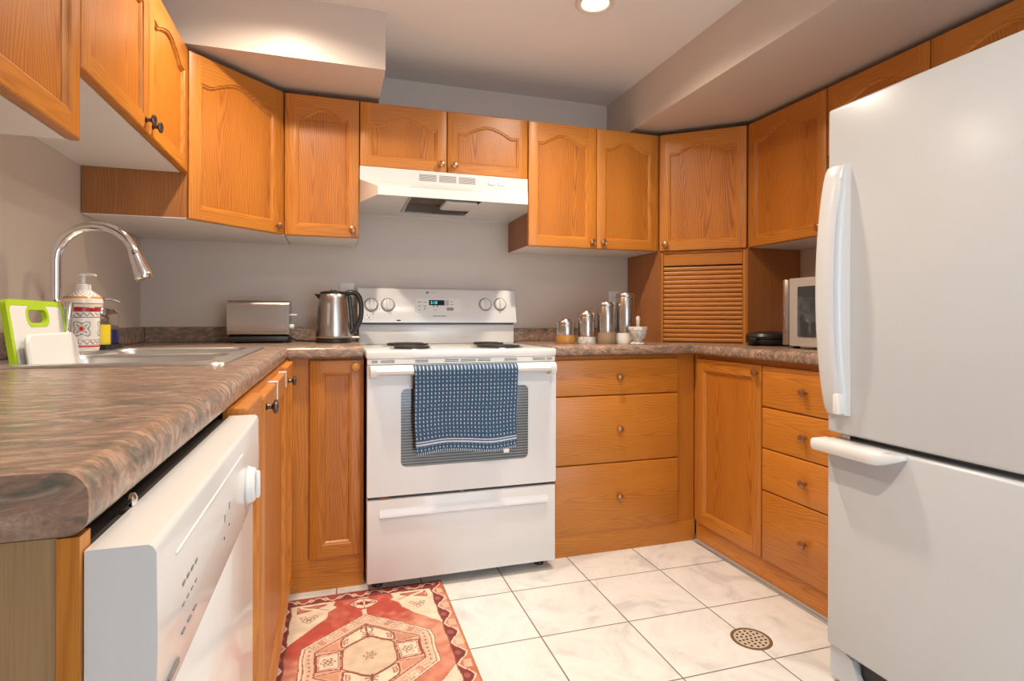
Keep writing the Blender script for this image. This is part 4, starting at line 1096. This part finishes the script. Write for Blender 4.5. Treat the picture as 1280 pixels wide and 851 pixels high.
put((np.abs(np.hypot(A_, (B_-.150)*1.15)-.020) < .0022), BRN); put((np.hypot(A_, B_-.150) < .006), RED*.5+BRN*.5); line([(0, .130), (0, .100)], .003, BRN); line([(.016, .128), (0, .120)], .002, BRN); line([(.018, .112), (0, .118)], .002, BRN)
th = np.arctan2(B_, A_); rr_ = np.hypot(A_, B_); put(np.abs(rr_ - (.013+.006*np.cos(6*th))) < .0024, BRN); put(rr_ < .003, BRN)
bxp = [(.088, .044), (.152, .038), (.152, 0), (.088, 0)]
put(poly([(.084, .050), (.158, .043), (.158, 0), (.084, 0)]), MAR*.6+RED*.4)
put(poly(bxp), CREAM); line([(.092, .039), (.148, .034), (.148, 0)], .0012, BRN); line([(.092, .039), (.092, 0)], .0012, BRN)
th = np.arctan2(B_, A_-.120); rr_ = np.hypot(A_-.120, B_); put(np.abs(rr_ - (.016+.005*np.cos(6*th))) < .0022, BRN); put(np.abs(rr_-.007) < .0018, BRN)
line([(.086, .056), (.158, .060)], .0018, BRN); put(poly([(.090, .062), (.150, .064), (.100, .098), (.088, .104)]), PEACH*.5+ORG*.5, .7)
# borders
inn_a, inn_b, ed_ = .2475, .378, .294
side = (A_ > inn_a) & (B_ <= inn_b + (A_-inn_a)); endb = (B_ > inn_b) & ~side
tri = lambda u: 2*np.abs(2*((u % 1)-.5))-1
ph = tri((Y-1.71)/.118); bnd = .2475+.0235+.0185*np.sign(ph)*np.abs(ph)**.7
pk = np.clip(.5+.4*big, 0, 1)[..., None]
put(side, MAR); msk = side & (A_ > bnd); C[msk] = (PEACH*.8+CREAM*.2)[None]*pk[msk]+(RED*.7+ORG*.3)[None]*(1-pk[msk])
put(side & (np.abs(A_-bnd) < .0026), CREAM)
cell = (Y-1.71) % .118; put(side & (np.abs(cell-.059) < .019) & (np.abs(A_-.279) < .012), CREAM*.7+PEACH*.3, .7)
cell2 = (Y-1.71+.059) % .118; put(side & (np.hypot((cell2-.059)*.8, A_-.262) < .010), PEACH*.5+MAR*.5, .55)
ph = tri((X-.05)/.100); bndb = .378+.0255+.017*ph
put(endb, MAR); msk = endb & (B_ > bndb); put(msk, RED*.55+MAR*.45)
put(endb & (np.abs(B_-bndb) < .0026), CREAM)
cl = (X-.05) % .05; dmd = (np.abs(cl-.025)*1.0+np.abs(B_-.404)*.9 < .0125); put(endb & dmd, CREAM*.9); put(endb & (np.abs(cl-.025)+np.abs(B_-.404)*.9 < .005), RED)
put(A_ > ed_, ORG*.9); put((B_ > .425), MAR*.7+ORG*.3)
put((np.abs(A_-inn_a) < .0016) & (B_ < inn_b), BRN); put((np.abs(B_-inn_b) < .0016) & (A_ < inn_a), BRN)
# wear
C *= (1 + .05*med + .07*hs_ + .05*(rng.rand(ny+1, nx+1)-.5)*2)[..., None]
C = np.clip(C, .01, .85)
verts = np.stack([X, Y, .0065 + .0008*np.sin(X*13)*np.sin(Y*9)], -1).reshape(-1, 3)
idx = np.arange((nx+1)*(ny+1)).reshape(ny+1, nx+1)
fcs = np.stack([idx[:-1, :-1], idx[:-1, 1:], idx[1:, 1:], idx[1:, :-1]], -1).reshape(-1, 4)
me = bpy.data.meshes.new('rug'); me.from_pydata(verts.tolist(), [], fcs.tolist())
cc = np.ones((len(verts), 4), 'f'); cc[:, :3] = C.reshape(-1, 3)
me.color_attributes.new('Col', 'FLOAT_COLOR', 'POINT').data.foreach_set('color', cc.ravel())
me.materials.append(RUGM)
o = bpy.data.objects.new('rug', me); COL.objects.link(o)
md = o.modifiers.new('thick', 'SOLIDIFY'); md.thickness = .006; md.offset = -1
tag(o, 'faded red and cream patterned oriental rug on the tile floor before the stove', 'rug')

# ------------------------------------------------------------------ recessed downlights
for i, (lx, ly_) in enumerate(LAMPS):
    lab = ['round recessed ceiling downlight above the middle of the kitchen floor', 'round recessed ceiling downlight on the sink side', 'round recessed ceiling downlight nearest the camera'][i]
    t = thing('ceiling_light', lab, 'light', (lx, ly_, ZC), 0, 'recessed ceiling downlights')
    m = MB(); m.lathe([(.074, -.0005), (.073, -.006), (.066, -.009), (.053, -.006), (.049, -.001)], seg=40, cap0=False, cap1=False); m.build('trim_ring', simple('lamp_trim', (.72, .66, .56), .4) if 'lamp_trim' not in bpy.data.materials else bpy.data.materials['lamp_trim'], t)
    m = MB(); m.lathe([(.0495, -.0012), (.047, -.003), (.03, -.005), (.002, -.0055)], seg=40, cap0=False); m.build('lamp_lens', LAMPM, t)
    ld = bpy.data.lights.new('downlight', 'SPOT'); ld.energy = LAMP_W * (1.05, 1.0, 1.15)[i]; ld.color = LAMP_COL; ld.shadow_soft_size = .035; ld.spot_size = R(156); ld.spot_blend = 1.0
    lo = bpy.data.objects.new('downlight', ld); COL.objects.link(lo); lo.parent = t; lo.location = (0, 0, -.012)
